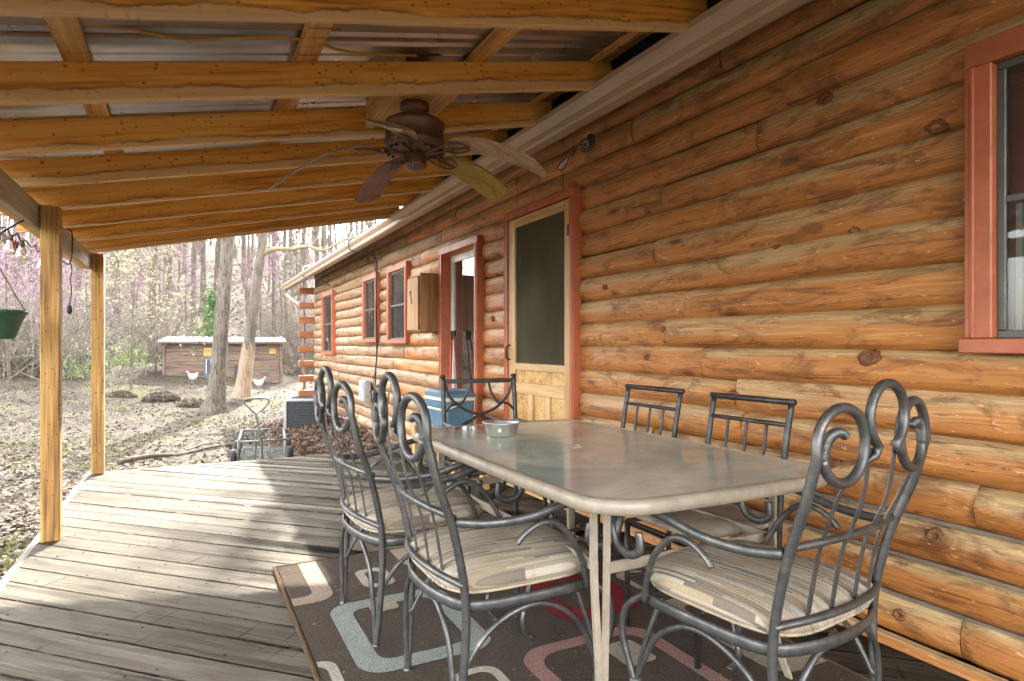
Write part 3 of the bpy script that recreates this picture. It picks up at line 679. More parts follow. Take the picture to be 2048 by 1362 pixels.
# ------------------------------------------------------------------ furniture
# --- scrolled wrought-iron armchair, faces local +Y
def bowy(x, y0, d=.03): return y0-d*(1-min(1, (x/.255)**2))
def iron_chair(name, label):
    t = thing(name, label, 'chair', group='scrolled iron armchairs round the table'); I = 'iron'
    for s in (-1, 1):
        P = catmull([(.225*s, -.235, .012), (.234*s, -.222, .16), (.241*s, -.215, .40), (.250*s, -.252, .60), (.264*s, -.308, .76), (.264*s, -.334, .86)], 6)
        cx, cz = .172, .893; sp = []
        for i in range(0, 44):
            th = R(-8+i*11.2); rr = .094 if th < R(150) else .094-.050*((th-R(150))/R(325))
            x_ = cx+rr*math.cos(th)+(.010*(th/R(480))); sp.append(Vector((s*x_, bowy(x_, -.338, .018), cz+rr*math.sin(th)-.012*max(0, (th-R(180))/R(300)))))
        cut = 33; path = P+sp
        rad = [.0125]*(len(P)+cut)+[.0150+.0022*math.sin(i*2.6) for i in range(len(sp)-cut)]
        # finer sampling for the ribbed tip
        MB().add(*tubeg(path[:len(P)+cut], .0122, 10)).build('back_post', I, t, True)
        tip = catmull(sp[cut-1:], 9); rr = [(.0115+.0032*abs(math.sin(i*.78)))*(1-.25*i/len(tip)) for i in range(len(tip))]
        MB().add(*tubeg(tip, rr, 10)).build('ribbed_scroll_tip', I, t, True)
        lathe('foot', [(.001, 0), (.017, 0), (.018, .008), (.013, .014), (.012, .02)], I, t, 12, (.225*s, -.235, 0))
        tube('rear_brace', [(.224*s, -.236, .018), (.214*s, -.243, .18), (.188*s, -.249, .30), (.13*s, -.255, .365), (.075*s, -.26, .386)], .0085, I, t)
        tube('front_leg', [(.232*s, .205, .395), (.252*s, .262, .345), (.257*s, .275, .26), (.246*s, .245, .15), (.243*s, .236, .125), (.240*s, .226, .08), (.244*s, .236, .04), (.250*s, .262, .012)], .0105, I, t)
        tube('front_leg_inner', [(.205*s, .165, .392), (.222*s, .192, .30), (.236*s, .218, .20), (.240*s, .229, .125)], .0085, I, t)
        lathe('collar', [(.013, -.012), (.019, -.008), (.019, .008), (.013, .012)], I, t, 12, (.2425*s, .235, .128))
        lathe('foot', [(.001, 0), (.017, 0), (.018, .008), (.012, .016)], I, t, 12, (.250*s, .262, 0))
        tube('side_arch', [(.229*s, -.226, .20), (.238*s, -.15, .305), (.246*s, -.05, .360), (.248*s, .05, .358), (.246*s, .15, .29), (.243*s, .215, .17), (.242*s, .232, .13)], .0085, I, t)
        tube('arm', [(.252*s, -.250, .640), (.280*s, -.16, .632), (.298*s, -.04, .640), (.305*s, .08, .668), (.307*s, .17, .678), (.307*s, .235, .655), (.307*s, .268, .60), (.307*s, .245, .545), (.307*s, .195, .528), (.307*s, .155, .55), (.307*s, .160, .60)], .0135, I, t, n=8, k=6, r2=.0092, up=(s, 0, 0))
        tube('arm_support', [(.268*s, .175, .392), (.285*s, .145, .48), (.297*s, .10, .56), (.300*s, .045, .612), (.300*s, -.01, .618), (.300*s, -.06, .595), (.300*s, -.085, .57)], .0095, I, t)
        for x0_, z1, x1_ in ((.145, .806, .165), (.055, .885, .062)):
            P = [(x0_*s, bowy(x0_, -.222, .035), .462), (x0_*s, bowy(x0_, -.25, .035), .62), (x1_*s, bowy(x1_, -.305, .03), .75), (x1_*s, bowy(x1_, -.335, .02), z1)]
            tube('back_slat', P, .0105, I, t, n=8, r2=.0035, up=(0, 1, 0), smooth=False)
    A = [Vector((.086*math.cos(R(a)), bowy(0, -.345, .02), .958+.080*math.sin(R(a)))) for a in range(-62, 243, 12)]
    A = [Vector((.058, A[0].y, .868))]+A+[Vector((-.058, A[0].y, .868))]
    A = [Vector((.10, A[0].y+.004, .856))]+A+[Vector((-.10, A[0].y+.004, .856))]
    MB().add(*tubeg(A, [.003, .009]+[.0118]*(len(A)-4)+[.009, .003], 10)).build('centre_arch', I, t, True)
    for z, yb, d in ((.652, -.252, .05), (.458, -.222, .055)):
        tube('back_rail', [(x*.25, bowy(x*.25, yb, d), z+.012*(1-x*x)) for x in (-1, -.6, -.2, .2, .6, 1)], .0102, I, t)
    ring = [(.245, -.19, .395), (.15, -.252, .395), (0, -.272, .395), (-.15, -.252, .395), (-.245, -.19, .395), (-.262, 0, .395), (-.245, .19, .395), (-.15, .225, .395), (.15, .225, .395), (.245, .19, .395), (.262, 0, .395)]
    tube('seat_frame', ring, .006, I, t, closed=True, r2=.016, up=(0, 0, 1)) if False else MB().add(*tubeg(catmull(ring, 5, True), .006, 8, .017, True, (0, 0, 1))).build('seat_frame', I, t, True)
    # cushion
    V = []; F = []; na, nb = 48, 12
    for j in range(nb+1):
        ph = -math.pi/2+math.pi*j/nb
        for k in range(na):
            a = 2*math.pi*k/na; ex = 2/4.2
            ca, sa_ = math.cos(a), math.sin(a); sx = abs(ca)**ex*(1 if ca > 0 else -1); sy = abs(sa_)**ex*(1 if sa_ > 0 else -1)
            cr = abs(math.cos(ph))**.42; x = .252*sx*cr; y = -.005+.262*sy*cr
            zz = math.sin(ph); dome = 1-.55*min(1, (x/.252)**2)**2-.35*min(1, (y/.26)**2)**2
            z = .452+(.052*(.45+.55*dome)*abs(zz)**.7 if zz > 0 else -.042*abs(zz)**.8)
            z += .003*math.sin(23*x+9*y)*(1 if zz > 0 else 0)
            V.append((x*(1-.05*(y+.26)*0), y, z))
    for j in range(nb):
        for k in range(na): a = j*na+k; b = j*na+(k+1) % na; F.append((a, b, b+na, a+na))
    cu = MB().add(V, F).build('seat_cushion', 'stripe_fabric', t, True)
    pp = [Vector(V[(nb//2-2)*na+k]) for k in range(0, na)]
    MB().add(*tubeg([p*1.0+Vector((0, 0, -.002)) for p in pp], .0055, 6, closed=True)).build('piping', 'stripe_fabric', cu, True)
    return t
c0 = iron_chair('iron_armchair', 'scrolled iron armchair on the left side of the table, nearest the viewer'); move(c0, (.905, 1.855, 0), R(-90))
c1 = copy_tree(c0); c1['label'] = 'scrolled iron armchair on the left side of the table, farther along beside the sunlit deck'; move(c1, (.842, 2.535, 0), R(-87))
c2_ = copy_tree(c0); c2_['label'] = 'scrolled iron armchair at the near end of the table with its back to the viewer'; move(c2_, (1.455, 1.285, 0), R(7))

# --- patio table
TX, TY = 1.415, 2.12
tb = thing('patio_table', 'rectangular beige metal patio table with dusty frosted glass top', 'table', (TX, TY, 0))
def rrect(hx, hy, r, n=7, bow=.012):
    P = []
    for cx, cy, a0 in ((hx-r, hy-r, 0), (-hx+r, hy-r, 90), (-hx+r, -hy+r, 180), (hx-r, -hy+r, 270)):
        for i in range(n+1): a = R(a0+90*i/n); P.append((cx+r*math.cos(a), cy+r*math.sin(a)))
    out = []
    for i, p in enumerate(P):
        q_ = P[(i+1) % len(P)]; out.append(p); d = math.hypot(q_[0]-p[0], q_[1]-p[1])
        if d > .2:
            nx, ny = (q_[1]-p[1])/d, -(q_[0]-p[0])/d
            for j in range(1, 8): t = j/8; b = bow*4*t*(1-t); out.append((p[0]+(q_[0]-p[0])*t+nx*b, p[1]+(q_[1]-p[1])*t+ny*b))
    return out
HX, HY = .485, .83
rim = rrect(HX-.014, HY-.014, .15)
prof = [(-.016, .012), (-.012, .018), (-.002, .0195), (.008, .017), (.0145, .008), (.0155, -.006), (.010, -.020), (-.004, -.024), (-.016, -.020)]
V = []; F = []; nr = len(rim); npf = len(prof)
for i, p in enumerate(rim):
    a, b = rim[i-1], rim[(i+1) % nr]; d = Vector((b[0]-a[0], b[1]-a[1])).normalized(); nx, ny = d.y, -d.x
    for o_, z in prof: V.append((p[0]+nx*o_, p[1]+ny*o_, .703+z))
for i in range(nr):
    for k in range(npf): a, b = i*npf+k, i*npf+(k+1) % npf; c_ = ((i+1) % nr)*npf; F.append((a, c_+k, c_+(k+1) % npf, b))
MB().add(V, F).build('rim', 'table_paint', tb, True)
gi = rrect(HX-.029, HY-.029, .136); n_ = len(gi)
top = MB().add([(x, y, .7185) for x, y in gi]+[(x, y, .711) for x, y in gi], [tuple(range(n_)), tuple(range(2*n_-1, n_-1, -1))]+[(i, n_+i, n_+(i+1) % n_, (i+1) % n_) for i in range(n_)]).build('glass_top', 'table_glass', tb)
for f_ in top.data.polygons: pass
lathe('umbrella_ring', [(.021, .0), (.031, .0), (.031, .003), (.027, .005), (.021, .004), (.021, 0)], 'suede', tb, 24, (-.03, .005, .7187))
LX, LY = .345, .62
for sx in (-1, 1):
    for sy in (-1, 1):
        for q_, (ox, oy) in enumerate(((.028, 0), (0, .028))):
            P = [(sx*(LX+ox), sy*(LY+oy), .695), (sx*(LX+ox*.9), sy*(LY+oy*.9), .45), (sx*(LX+.01+ox*.35), sy*(LY+.02+oy*.35), .15), (sx*(LX+.035+ox*.2), sy*(LY+.06+oy*.2), .0)]
            tube('leg', P, .0155, 'table_paint', tb, n=4, k=5, r2=.0075, up=(1, 0, 0) if q_ else (0, 1, 0), smooth=False)
for s in (-1, 1):
    board('stretcher', (-LX+.02, s*LY, .475), (LX-.02, s*LY, .475), .012, .034, 'table_paint', tb); board('stretcher', (s*LX, -LY+.02, .475), (s*LX, LY-.02, .475), .012, .034, 'table_paint', tb)
# --- steel bowl
bowl = thing('steel_bowl', 'shiny stainless steel bowl on the glass table top', 'bowl', (1.262, 2.54, .7200))
lathe('bowl_wall', [(.001, .001), (.060, .001), (.064, .005), (.078, .055), (.089, .060), (.0895, .063), (.078, .0615), (.0755, .057), (.062, .008), (.001, .006)], 'steel', bowl, 40)
st = MB().add(*latheg([(.001, .0012), (.007, .0012), (.0075, 0)], 16)).build('round_sticker', 'white_paint', bowl); st.location = (-.040, -.060, .030); st.rotation_euler = (R(-90-14)+math.pi, 0, R(-34))
st.rotation_euler = Vector((-.040, -.060, -.016)).to_track_quat('Z', 'Y').to_euler(); st.location = (-.0398, -.0597, .030)
# --- plain slat-back side chairs (wall side), local +Y is the front
def side_chair(label):
    t = thing('side_chair', label, 'chair', group='black side chairs along the log wall'); I = 'iron_dark'
    for s in (-1, 1):
        tube('back_post', [(.195*s, -.20, .0), (.195*s, -.205, .43), (.195*s, -.23, .68), (.197*s, -.272, .905)], .0125, I, t, n=8)
        tube('front_leg', [(.195*s, .2, .0), (.195*s, .2, .425)], .0115, I, t, k=0)
        tube('side_rail', [(.195*s, -.203, .425), (.195*s, .2, .425)], .0095, I, t, k=0); tube('stretcher', [(.195*s, -.202, .20), (.195*s, .2, .20)], .007, I, t, k=0)
    tube('top_rail', [(-.212, -.273, .912), (.212, -.273, .912)], .0125, I, t, k=0)
    tube('back_rail', [(-.195, -.255, .825), (.195, -.255, .825)], .009, I, t, k=0); tube('back_rail', [(-.195, -.212, .545), (.195, -.212, .545)], .009, I, t, k=0)
    for i in range(3): x = -.0975+.0975*i; tube('back_bar', [(x, -.213, .545), (x, -.232, .68), (x, -.255, .825)], .0065, I, t, n=6)
    for y in (-.203, .2): tube('seat_rail', [(-.195, y, .425), (.195, y, .425)], .0095, I, t, k=0)
    tube('stretcher', [(-.195, 0, .2), (.195, 0, .2)], .007, I, t, k=0)
    V = []; F = []; na, nb = 40, 8
    for j in range(nb+1):
        ph = -math.pi/2+math.pi*j/nb
        for k in range(na):
            a = 2*math.pi*k/na; ca, sa_ = math.cos(a), math.sin(a); ex = .45; cr = abs(math.cos(ph))**.5
            x = .215*abs(ca)**ex*(1 if ca > 0 else -1)*cr; y = .215*abs(sa_)**ex*(1 if sa_ > 0 else -1)*cr; V.append((x, y+.005, .462+.026*math.sin(ph)+.008*math.sin(9*x+4)*math.cos(8*y)*(ph > 0)))
    for j in range(nb):
        for k in range(na): a = j*na+k; b = j*na+(k+1) % na; F.append((a, b, b+na, a+na))
    MB().add(V, F).build('seat_pad', 'suede', t, True); return t
d0 = side_chair('black slat back side chair by the log wall, nearer the screen door'); move(d0, (1.79, 2.45, 0), R(90))
d1 = copy_tree(d0); d1['label'] = 'black slat back side chair by the log wall with tan pad, nearer the viewer'; move(d1, (1.765, 1.82, 0), R(90))
# --- X-back chair at the far end, faces -Y (towards the table)
t = thing('cross_back_chair', 'black metal chair with curved cross back at the far end of the table', 'chair', (1.66, 3.45, 0), R(176)); I = 'iron_dark'
for s in (-1, 1):
    tube('back_post', [(.245*s, -.22, .0), (.245*s, -.22, .42), (.245*s, -.235, .68), (.245*s, -.262, .925)], .015, I, t, n=8)
    lathe('post_cap', [(.0155, 0), (.019, .003), (.019, .012), (.012, .018), (.001, .019)], I, t, 14, (.245*s, -.263, .922))
    tube('front_leg', [(.24*s, .22, 0), (.24*s, .22, .40)], .013, I, t, k=0); tube('side_rail', [(.24*s, -.22, .40), (.24*s, .22, .40)], .011, I, t, k=0)
    tube('cross_bar', [(.232*s, -.258, .885), (.20*s, -.254, .80), (.12*s, -.246, .725), (0, -.240, .675), (-.12*s, -.232, .62), (-.2*s, -.226, .565), (-.235*s, -.224, .53)], .0095, I, t)
    tube('curl_bar', [(.065*s, -.257, .890), (.085*s, -.252, .815), (.13*s, -.246, .752), (.165*s, -.25, .758)], .008, I, t)
    tube('curl_bar', [(.238*s, -.236, .70), (.20*s, -.236, .742), (.155*s, -.242, .752)], .008, I, t); tube('curl_bar', [(.24*s, -.230, .64), (.185*s, -.230, .585), (.13*s, -.230, .612)], .008, I, t)
    tube('arm', [(.247*s, -.232, .64), (.262*s, -.1, .635), (.266*s, .05, .645), (.262*s, .16, .635), (.25*s, .215, .56), (.242*s, .22, .40)], .012, I, t)
o = board('top_rail', (-.235, -.259, .897), (.235, -.259, .897), .012, .028, I, t)
for y in (-.22, .22): tube('seat_rail', [(-.24, y, .40), (.24, y, .40)], .011, I, t, k=0)
V = []; F = []; na, nb = 40, 8
for j in range(nb+1):
    ph = -math.pi/2+math.pi*j/nb
    for k in range(na):
        a = 2*math.pi*k/na; ca, sa_ = math.cos(a), math.sin(a); cr = abs(math.cos(ph))**.5
        V.append((.245*abs(ca)**.5*(1 if ca > 0 else -1)*cr, .235*abs(sa_)**.5*(1 if sa_ > 0 else -1)*cr, .452+.045*math.sin(ph)))
for j in range(nb):
    for k in range(na): a = j*na+k; b = j*na+(k+1) % na; F.append((a, b, b+na, a+na))
MB().add(V, F).build('seat_pad', 'suede_brown', t, True)

# ------------------------------------------------------------------ rug with raised motifs
RX0, RX1, RYa, RYb = .385, 2.02, .75, 3.345
rug = thing('area_rug', 'dark brown rug with sage, tan, cream and red rounded squares under the table', 'rug', ((RX0+RX1)/2, (RYa+RYb)/2, 0))
cxr, cyr = (RX0+RX1)/2, (RYa+RYb)/2
o = MB().add(*boxg(RX0+.012-cxr, RX1-.012-cxr, RYa+.012-cyr, RYb-.012-cyr, .004, .012)).build('pile', 'rug_brown', rug)
MB().add(*tubeg([(x-cxr, y-cyr, .0085) for x, y in ((RX0, RYa), (RX1, RYa), (RX1, RYb), (RX0, RYb))], .012, 8, .006, True, (0, 0, 1))).build('binding', 'rug_edge', rug)
def motif(x, y, hx, hy, wd, r, mat, rot=0., lvl=1):
    """ring (or filled when wd = 0) with rounded corners, in world coordinates, clipped to the rug"""
    P = rrect(hx, hy, r, 6, 0.); Q = rrect(max(.01, hx-wd), max(.01, hy-wd), max(.005, r-wd*.55), 6, 0.) if wd else None
    ca, sa_ = math.cos(rot), math.sin(rot)
    def tf(p): 
        xx, yy = x+p[0]*ca-p[1]*sa_, y+p[0]*sa_+p[1]*ca
        return (min(max(xx, RX0+.014), RX1-.014)-cxr, min(max(yy, RYa+.014), RYb-.014)-cyr, .0125+.0012*lvl)
    def dens(P): 
        out = []
        for i, p in enumerate(P):
            q_ = P[(i+1) % len(P)]; d = math.hypot(q_[0]-p[0], q_[1]-p[1]); k = max(1, int(d/.03))
            out += [(p[0]+(q_[0]-p[0])*j/k, p[1]+(q_[1]-p[1])*j/k) for j in range(k)]
        return out
    if wd:
        n_ = len(P)
        if len(Q) != n_: Q = [(p[0]*(hx-wd)/hx, p[1]*(hy-wd)/hy) for p in P]
        A = [tf(p) for p in P]; B = [tf(p) for p in Q]
        MB().add(A+B, [(i, (i+1) % n_, n_+(i+1) % n_, n_+i) for i in range(n_)]).build('motif', mat, rug)
    else: MB().add([tf(p) for p in P], [tuple(range(len(P)))]).build('motif', mat, rug)
def mrange(xa, xb, ya_, yb_, wd, r, mat, lvl=1): motif((xa+xb)/2, (ya_+yb_)/2, (xb-xa)/2, (yb_-ya_)/2, wd, r, mat, 0., lvl)
for a in ((.20, .58, 2.80, 3.55, .085, .09, 'rug_tan'), (.72, .872, 2.85, 3.10, .042, .05, 'rug_cream'), (.52, 1.03, 2.09, 2.73, .085, .10, 'rug_sage'), (.68, .80, 2.575, 2.70, 0, .03, 'rug_khaki', 2),
          (.22, .46, 1.93, 2.27, .036, .06, 'rug_cream'), (.78, .95, 1.72, 1.98, .034, .06, 'rug_cream'), (1.04, 1.60, 1.36, 2.01, .062, .12, 'rug_rose'), (1.34, 1.77, 2.11, 2.60, .10, .12, 'rug_red'),
          (1.355, 1.49, 1.735, 1.905, 0, .03, 'rug_khaki'), (1.775, 2.30, 1.45, 2.12, .085, .09, 'rug_khaki'), (1.83, 1.99, 2.24, 2.48, .032, .05, 'rug_cream'), (.97, 1.36, 3.02, 3.60, .085, .09, 'rug_tan'),
          (1.46, 1.92, 2.72, 3.27, .07, .10, 'rug_sage'), (1.10, 1.27, 2.66, 2.90, .04, .05, 'rug_rose'), (.50, .94, .95, 1.58, .08, .10, 'rug_tan'), (1.08, 1.40, .85, 1.24, .05, .08, 'rug_red'), (1.62, 1.9, .9, 1.32, .05, .08, 'rug_cream')): mrange(*a)
# ------------------------------------------------------------------ things on and by the wall
# bench and cooler
bn = thing('low_bench', 'low pale wooden bench against the logs carrying the blue cooler', 'bench', (1.95, 5.0, 0))
board('seat_plank', (-.10, -.62, .44), (-.10, .45, .44), .17, .035, 'deck_edge_wood', bn); board('seat_plank', (.08, -.62, .44), (.08, .45, .44), .17, .035, 'deck_edge_wood', bn)
for sx in (-.13, .11):
    for sy in (-.55, .39): board('leg', (sx, sy, .0), (sx, sy, .421), .06, .06, 'purlin_wood', bn, .003, (1, 0, 0))
for sy in (-.55, .39): board('cleat', (-.16, sy+.05, .38), (.14, sy+.05, .38), .035, .07, 'purlin_wood', bn)
ck = thing('cooler', 'blue picnic cooler with cream handle and lid band on the low bench', 'cooler', (1.955, 4.93, .4585), R(4))
def taper(x, y, z0, z1, k0, k1, r=.03):
    P = rrect(x, y, r, 4, 0.); n_ = len(P); V = [(p[0]*k0, p[1]*k0, z0) for p in P]+[(p[0]*k1, p[1]*k1, z1) for p in P]
    return V, [(i, (i+1) % n_, n_+(i+1) % n_, n_+i) for i in range(n_)]+[tuple(range(n_-1, -1, -1)), tuple(range(n_, 2*n_))]
MB().add(*taper(.135, .215, 0, .215, .90, 1.)).build('body', 'cooler_blue', ck); MB().add(*taper(.145, .225, .216, .242, 1., 1.)).build('lid_band', 'cooler_white', ck)
l_ = MB().add(*taper(.141, .221, .243, .275, 1., .99)); l_ = l_.build('lid', 'cooler_blue', ck); MB().add(*taper(.12, .195, .2755, .297, 1., .96)).build('lid_top', 'cooler_blue', l_)
tube('handle', [(-.0, -.236, .20), (-.10, -.238, .165), (-.162, -.20, .15), (-.165, 0, .15), (-.162, .20, .15), (-.10, .238, .165), (0, .236, .20)], .010, 'cooler_white', ck, n=8)
# wooden wall box with an S hook
bx_ = thing('wall_box', 'plain wooden box cabinet with an S hook fixed to the logs', 'cabinet', (WX-.03, 6.42, 1.27))
board('side_panel', (-.105, -.19, .0), (-.105, -.19, .615), .22, .02, 'box_wood', bx_, .002, (0, 1, 0)); board('side_panel', (-.105, .19, .0), (-.105, .19, .615), .22, .02, 'box_wood', bx_, .002, (0, 1, 0))
board('door_panel', (-.226, .005, .02), (-.226, .005, .575), .36, .018, 'box_wood', bx_, .002, (1, 0, 0)); board('bottom_panel', (-.105, -.178, .012), (-.105, .178, .012), .20, .02, 'box_wood', bx_); board('top_panel', (-.105, -.178, .60), (-.105, .178, .60), .20, .02, 'box_wood', bx_)
tube('s_hook', [(-.24, .03, .42), (-.243, .045, .44), (-.245, .06, .42), (-.245, .03, .37), (-.245, .0, .33), (-.243, .015, .305), (-.243, .04, .32)], .004, 'black_metal', bx_, n=6)
# flood light with two sockets
fl = thing('flood_light', 'weathered two socket outdoor light with one bulb under the gutter', 'lamp', (2.245, 3.26, 2.405))
lathe('base_plate', [(.001, .0), (.05, 0), (.05, .012), (.03, .018), (.001, .018)], 'socket', fl, 20).rotation_euler = (0, R(-90), 0)
sk_ = lathe('lamp_socket', [(.02, -.06), (.034, -.055), (.038, -.03), (.038, .03), (.034, .042), (.026, .043), (.024, .03), (.001, .02)], 'socket', fl, 20); sk_.location = (-.055, -.02, -.035); sk_.rotation_euler = Vector((-.55, -.83, -.12)).to_track_quat('Z', 'Y').to_euler()
o = lathe('lens_ring', [(.014, .0315), (.02, .0325), (.021, .036), (.014, .036), (.014, .0315)], 'grey_metal', sk_, 16)
tube('swivel_arm', [(-.02, .01, -.01), (-.05, .07, -.02), (-.06, .10, -.02)], .008, 'socket', fl)
dv = Vector((-.35, .55, -.76)); sq = dv.to_track_quat('Z', 'Y').to_euler()
s2 = lathe('lamp_socket', [(.008, -.03), (.017, -.025), (.019, .02), (.021, .03), (.018, .05), (.001, .05)], 'socket', fl, 16); s2.location = (-.065, .115, -.035); s2.rotation_euler = sq
lathe('bulb', [(.012, .05), (.016, .065), (.024, .09), (.027, .115), (.022, .135), (.001, .142)], 'bulb_glass', s2, 18)
# meter box and cables
eb = thing('utility_box', 'small grey utility box on the logs above the leaf pile', 'utility box', (WX-.04, 9.15, .30))
MB().add(*boxg(-.10, 0, -.17, .17, 0, .31, .008)).build('box_body', 'grey_metal', eb); MB().add(*boxg(-.115, -.101, -.165, .03, .012, .298, .005)).build('cover', 'grey_metal', eb); MB().add(*boxg(-.05, 0, .18, .34, .02, .31, .004)).build('side_board', 'box_wood', eb)
cb = thing('wall_cable', 'bundle of black cables running down the logs from the eave', 'cable', (WX-.07, 8.55, 0))
tube('strand', [(-.14, .1, 2.43), (-.03, .05, 2.36), (.0, 0, 2.2), (-.01, .02, 1.7), (.0, -.02, 1.2), (-.01, .02, .8), (0, .1, .55), (-.02, .2, .25), (0, .15, -.1), (-.01, .1, -.25)], .0085, 'cable', cb); tube('strand', [(-.1, -.12, 2.42), (-.02, -.03, 2.3), (-.015, -.03, 2.0), (-.02, 0, 1.5), (-.015, -.03, 1.0), (-.01, .15, .6), (-.01, .35, .45)], .0065, 'cable', cb)
tube('strand', [(-.12, 1.7, 2.36), (-.02, 1.3, 2.27), (-.01, .8, 2.30), (0, .3, 2.32), (-.01, .03, 2.15), (-.02, .0, 1.9)], .006, 'cable', cb)
cb2 = thing('gutter_cable', 'thin dark cable looped over the gutter edge near the porch roof', 'cable', (1.9, 8.3, 2.4))
tube('strand', [(.25, .8, .45), (.08, .3, .25), (-.01, .05, .10), (-.02, 0, 0), (.06, -.05, -.04), (.12, -.12, -.02)], .009, 'cable', cb2)
cb3 = thing('eave_cable', 'thin dark cable looped under the gutter near the far corner', 'cable', (1.9, 12.0, 2.4))
tube('strand', [(.3, 1.3, .35), (.1, .6, .25), (-.005, .2, .12), (-.02, 0, 0), (.05, -.1, -.05), (.2, -.4, -.08), (.36, -.45, -.2)], .009, 'cable', cb3)
# roof mast
ms = thing('roof_mast', 'grey metal service mast standing on the cabin roof', 'mast', (2.62, 9.4, 2.78))
lathe('pipe', [(.035, 0), (.035, 1.0), (.045, 1.02), (.045, 1.10), (.001, 1.14)], 'grey_metal', ms, 14); lathe('flashing', [(.14, -.04), (.06, .06), (.036, .08)], 'grey_metal', ms, 16)
# brooms
for lab, cl, y, dy, nm in (('red handled broom leaning in the glazed doorway', 'mop_red', 5.90, -.10, 'broom'), ('brown wooden pole leaning in the glazed doorway beside the red broom', 'mop_brown', 5.84, -.36, 'pole')):
    b_ = thing(nm, lab, 'broom' if nm == 'broom' else 'pole', (WX-.08, y+dy, 0))
    tube('shaft', [(-.02, 0, .06), (.06, -dy, 1.26)], .011, cl, b_, k=0); lathe('grip', [(.0125, 1.18), (.015, 1.2), (.015, 1.26), (.010, 1.275), (.001, 1.276)], 'black_metal', b_, 10, (.058, -dy*.98, 0))
    if nm == 'broom': MB().add(*boxg(-.05, .02, -.13, .13, .001, .07, .008)).build('brush', 'rubber', b_)
# potted plant behind the glazed door
pl = thing('house_plant', 'leafy green plant behind the glass of the glazed door', 'plant', (WX+.55, 6.15, .5))
lathe('pot', [(.001, 0), (.10, 0), (.14, .24), (.15, .25), (.13, .25), (.12, .22), (.001, .21)], 'green_pot', pl, 20); rp = random.Random(3); mb = MB()
for i in range(60):
    a = rp.uniform(0, 6.28); el = rp.uniform(.2, 1.4); L = rp.uniform(.25, .5); wd = rp.uniform(.025, .045); b0 = Vector((.04*math.cos(a), .04*math.sin(a), .22))
    d = Vector((math.cos(a)*math.cos(el), math.sin(a)*math.cos(el), math.sin(el))); sdv = Vector((-math.sin(a), math.cos(a), 0)); V = []
    for j in range(5):
        t_ = j/4; c_ = b0+d*L*t_+Vector((0, 0, -.12*t_*t_)); ww = wd*math.sin(math.pi*(.15+.83*t_)); V += [c_+sdv*ww, c_-sdv*ww]
    mb.add(V, [(2*j, 2*j+1, 2*j+3, 2*j+2) for j in range(4)])
mb.build('foliage', 'leaf_green', pl)
board('plant_stand', (0, 0, -.48), (0, 0, -.001), .3, .3, 'box_wood', pl, .004, (1, 0, 0))
# header: string lights with little fabric shapes, cord, hanging pot
sl = thing('string_lights', 'string of clear bulbs and small fabric stars along the porch header', 'string lights', (-.79, 4.0, 1.80))
wire = []
for i in range(40):
    y = -1.0+i*.065; wire.append((-.06+.004*math.sin(i), y, -.045-.03*abs(math.sin(i*.9))))
tube('wire', wire, .004, 'cable', sl, n=5, k=2)
for j, y in enumerate((-.85, -.62, -.38, -.16, .22, .48, 1.05)):
    b_ = lathe('bulb', [(.010, 0), (.012, -.02), (.022, -.05), (.028, -.075), (.022, -.098), (.001, -.106)], 'bulb_glass', sl, 14, (-.06, y, -.085)); lathe('socket', [(.001, .012), (.013, .01), (.014, -.022), (.012, -.024)], 'socket', b_, 10)
def star(r1, r2, n=5, th=.014):
    V = [(0, 0, th), (0, 0, -th)]; F = []
    for i in range(2*n): a = math.pi*i/n+math.pi/2; r = r1 if i % 2 == 0 else r2; V.append((r*math.cos(a), r*math.sin(a), 0))
    for i in range(2*n): j = (i+1) % (2*n); F += [(0, 2+i, 2+j), (1, 2+j, 2+i)]
    return V, F
for y, mt, r in ((-.74, 'fabric_star_blue', .055), (-.50, 'fabric_star_blue', .045), (-.27, 'fabric_star_red', .04), (-.03, 'fabric_star_blue', .035), (.10, 'fabric_cream', .04), (.34, 'fabric_star_red', .035)):
    o = MB().add(*star(r, r*.5)).build('fabric_star', mt, sl); o.location = (-.06, y, -.115); o.rotation_euler = (R(90), y*3, R(70))
hc = thing('dangling_cord', 'black cord tied round the porch header between the two posts', 'cord', (-.745, 5.35, 1.93))
tube('loop', [(-.03, -.02, .01), (.012, -.01, .0), (.014, .01, -.09), (.01, .0, -.19), (-.01, -.01, -.23), (-.09, -.02, -.17)], .005, 'cable', hc, n=6); tube('tail', [(.0, 0, -.2), (.01, .02, -.26), (.005, .0, -.34), (.01, .01, -.42), (.0, -.01, -.52)], .004, 'cable', hc, n=6)
lathe('plug', [(.001, 0), (.016, -.005), (.018, -.04), (.010, -.06), (.001, -.065)], 'cable', hc, 10, (0, -.01, -.52))
hp = thing('hanging_pot', 'dark green plastic hanging pot outside the porch header', 'flower pot', (-.89, 4.06, 1.16))
lathe('pot', [(.001, 0), (.085, 0), (.095, .012), (.135, .13), (.146, .132), (.146, .148), (.132, .148), (.122, .12), (.001, .115)], 'green_pot', hp, 36)
for k in range(3): a = k*2.094+.5; tube('hanger', [(.14*math.cos(a), .14*math.sin(a), .145), (.0, .0, .42)], .0025, 'cable', hp, k=0, n=5)
tube('hook', [(0, 0, .42), (.02, 0, .45), (.0, 0, .49), (.03, 0, .54), (.10, 0, .60), (.13, 0, .62)], .005, 'black_metal', hp)
# yellow cable run above the rafters
yc = thing('ceiling_cable', 'yellow cable sagging along the purlins above the first rafters', 'cable', (0, 2.55, 2.2))
tube('run', [(-.75, .0, -.06), (-.45, .02, .0), (-.2, .0, .03), (.0, .03, .05), (.2, .02, .10), (.38, .0, .125), (.6, .06, .145), (.9, .12, .22)], .0065, 'romex', yc, n=6)
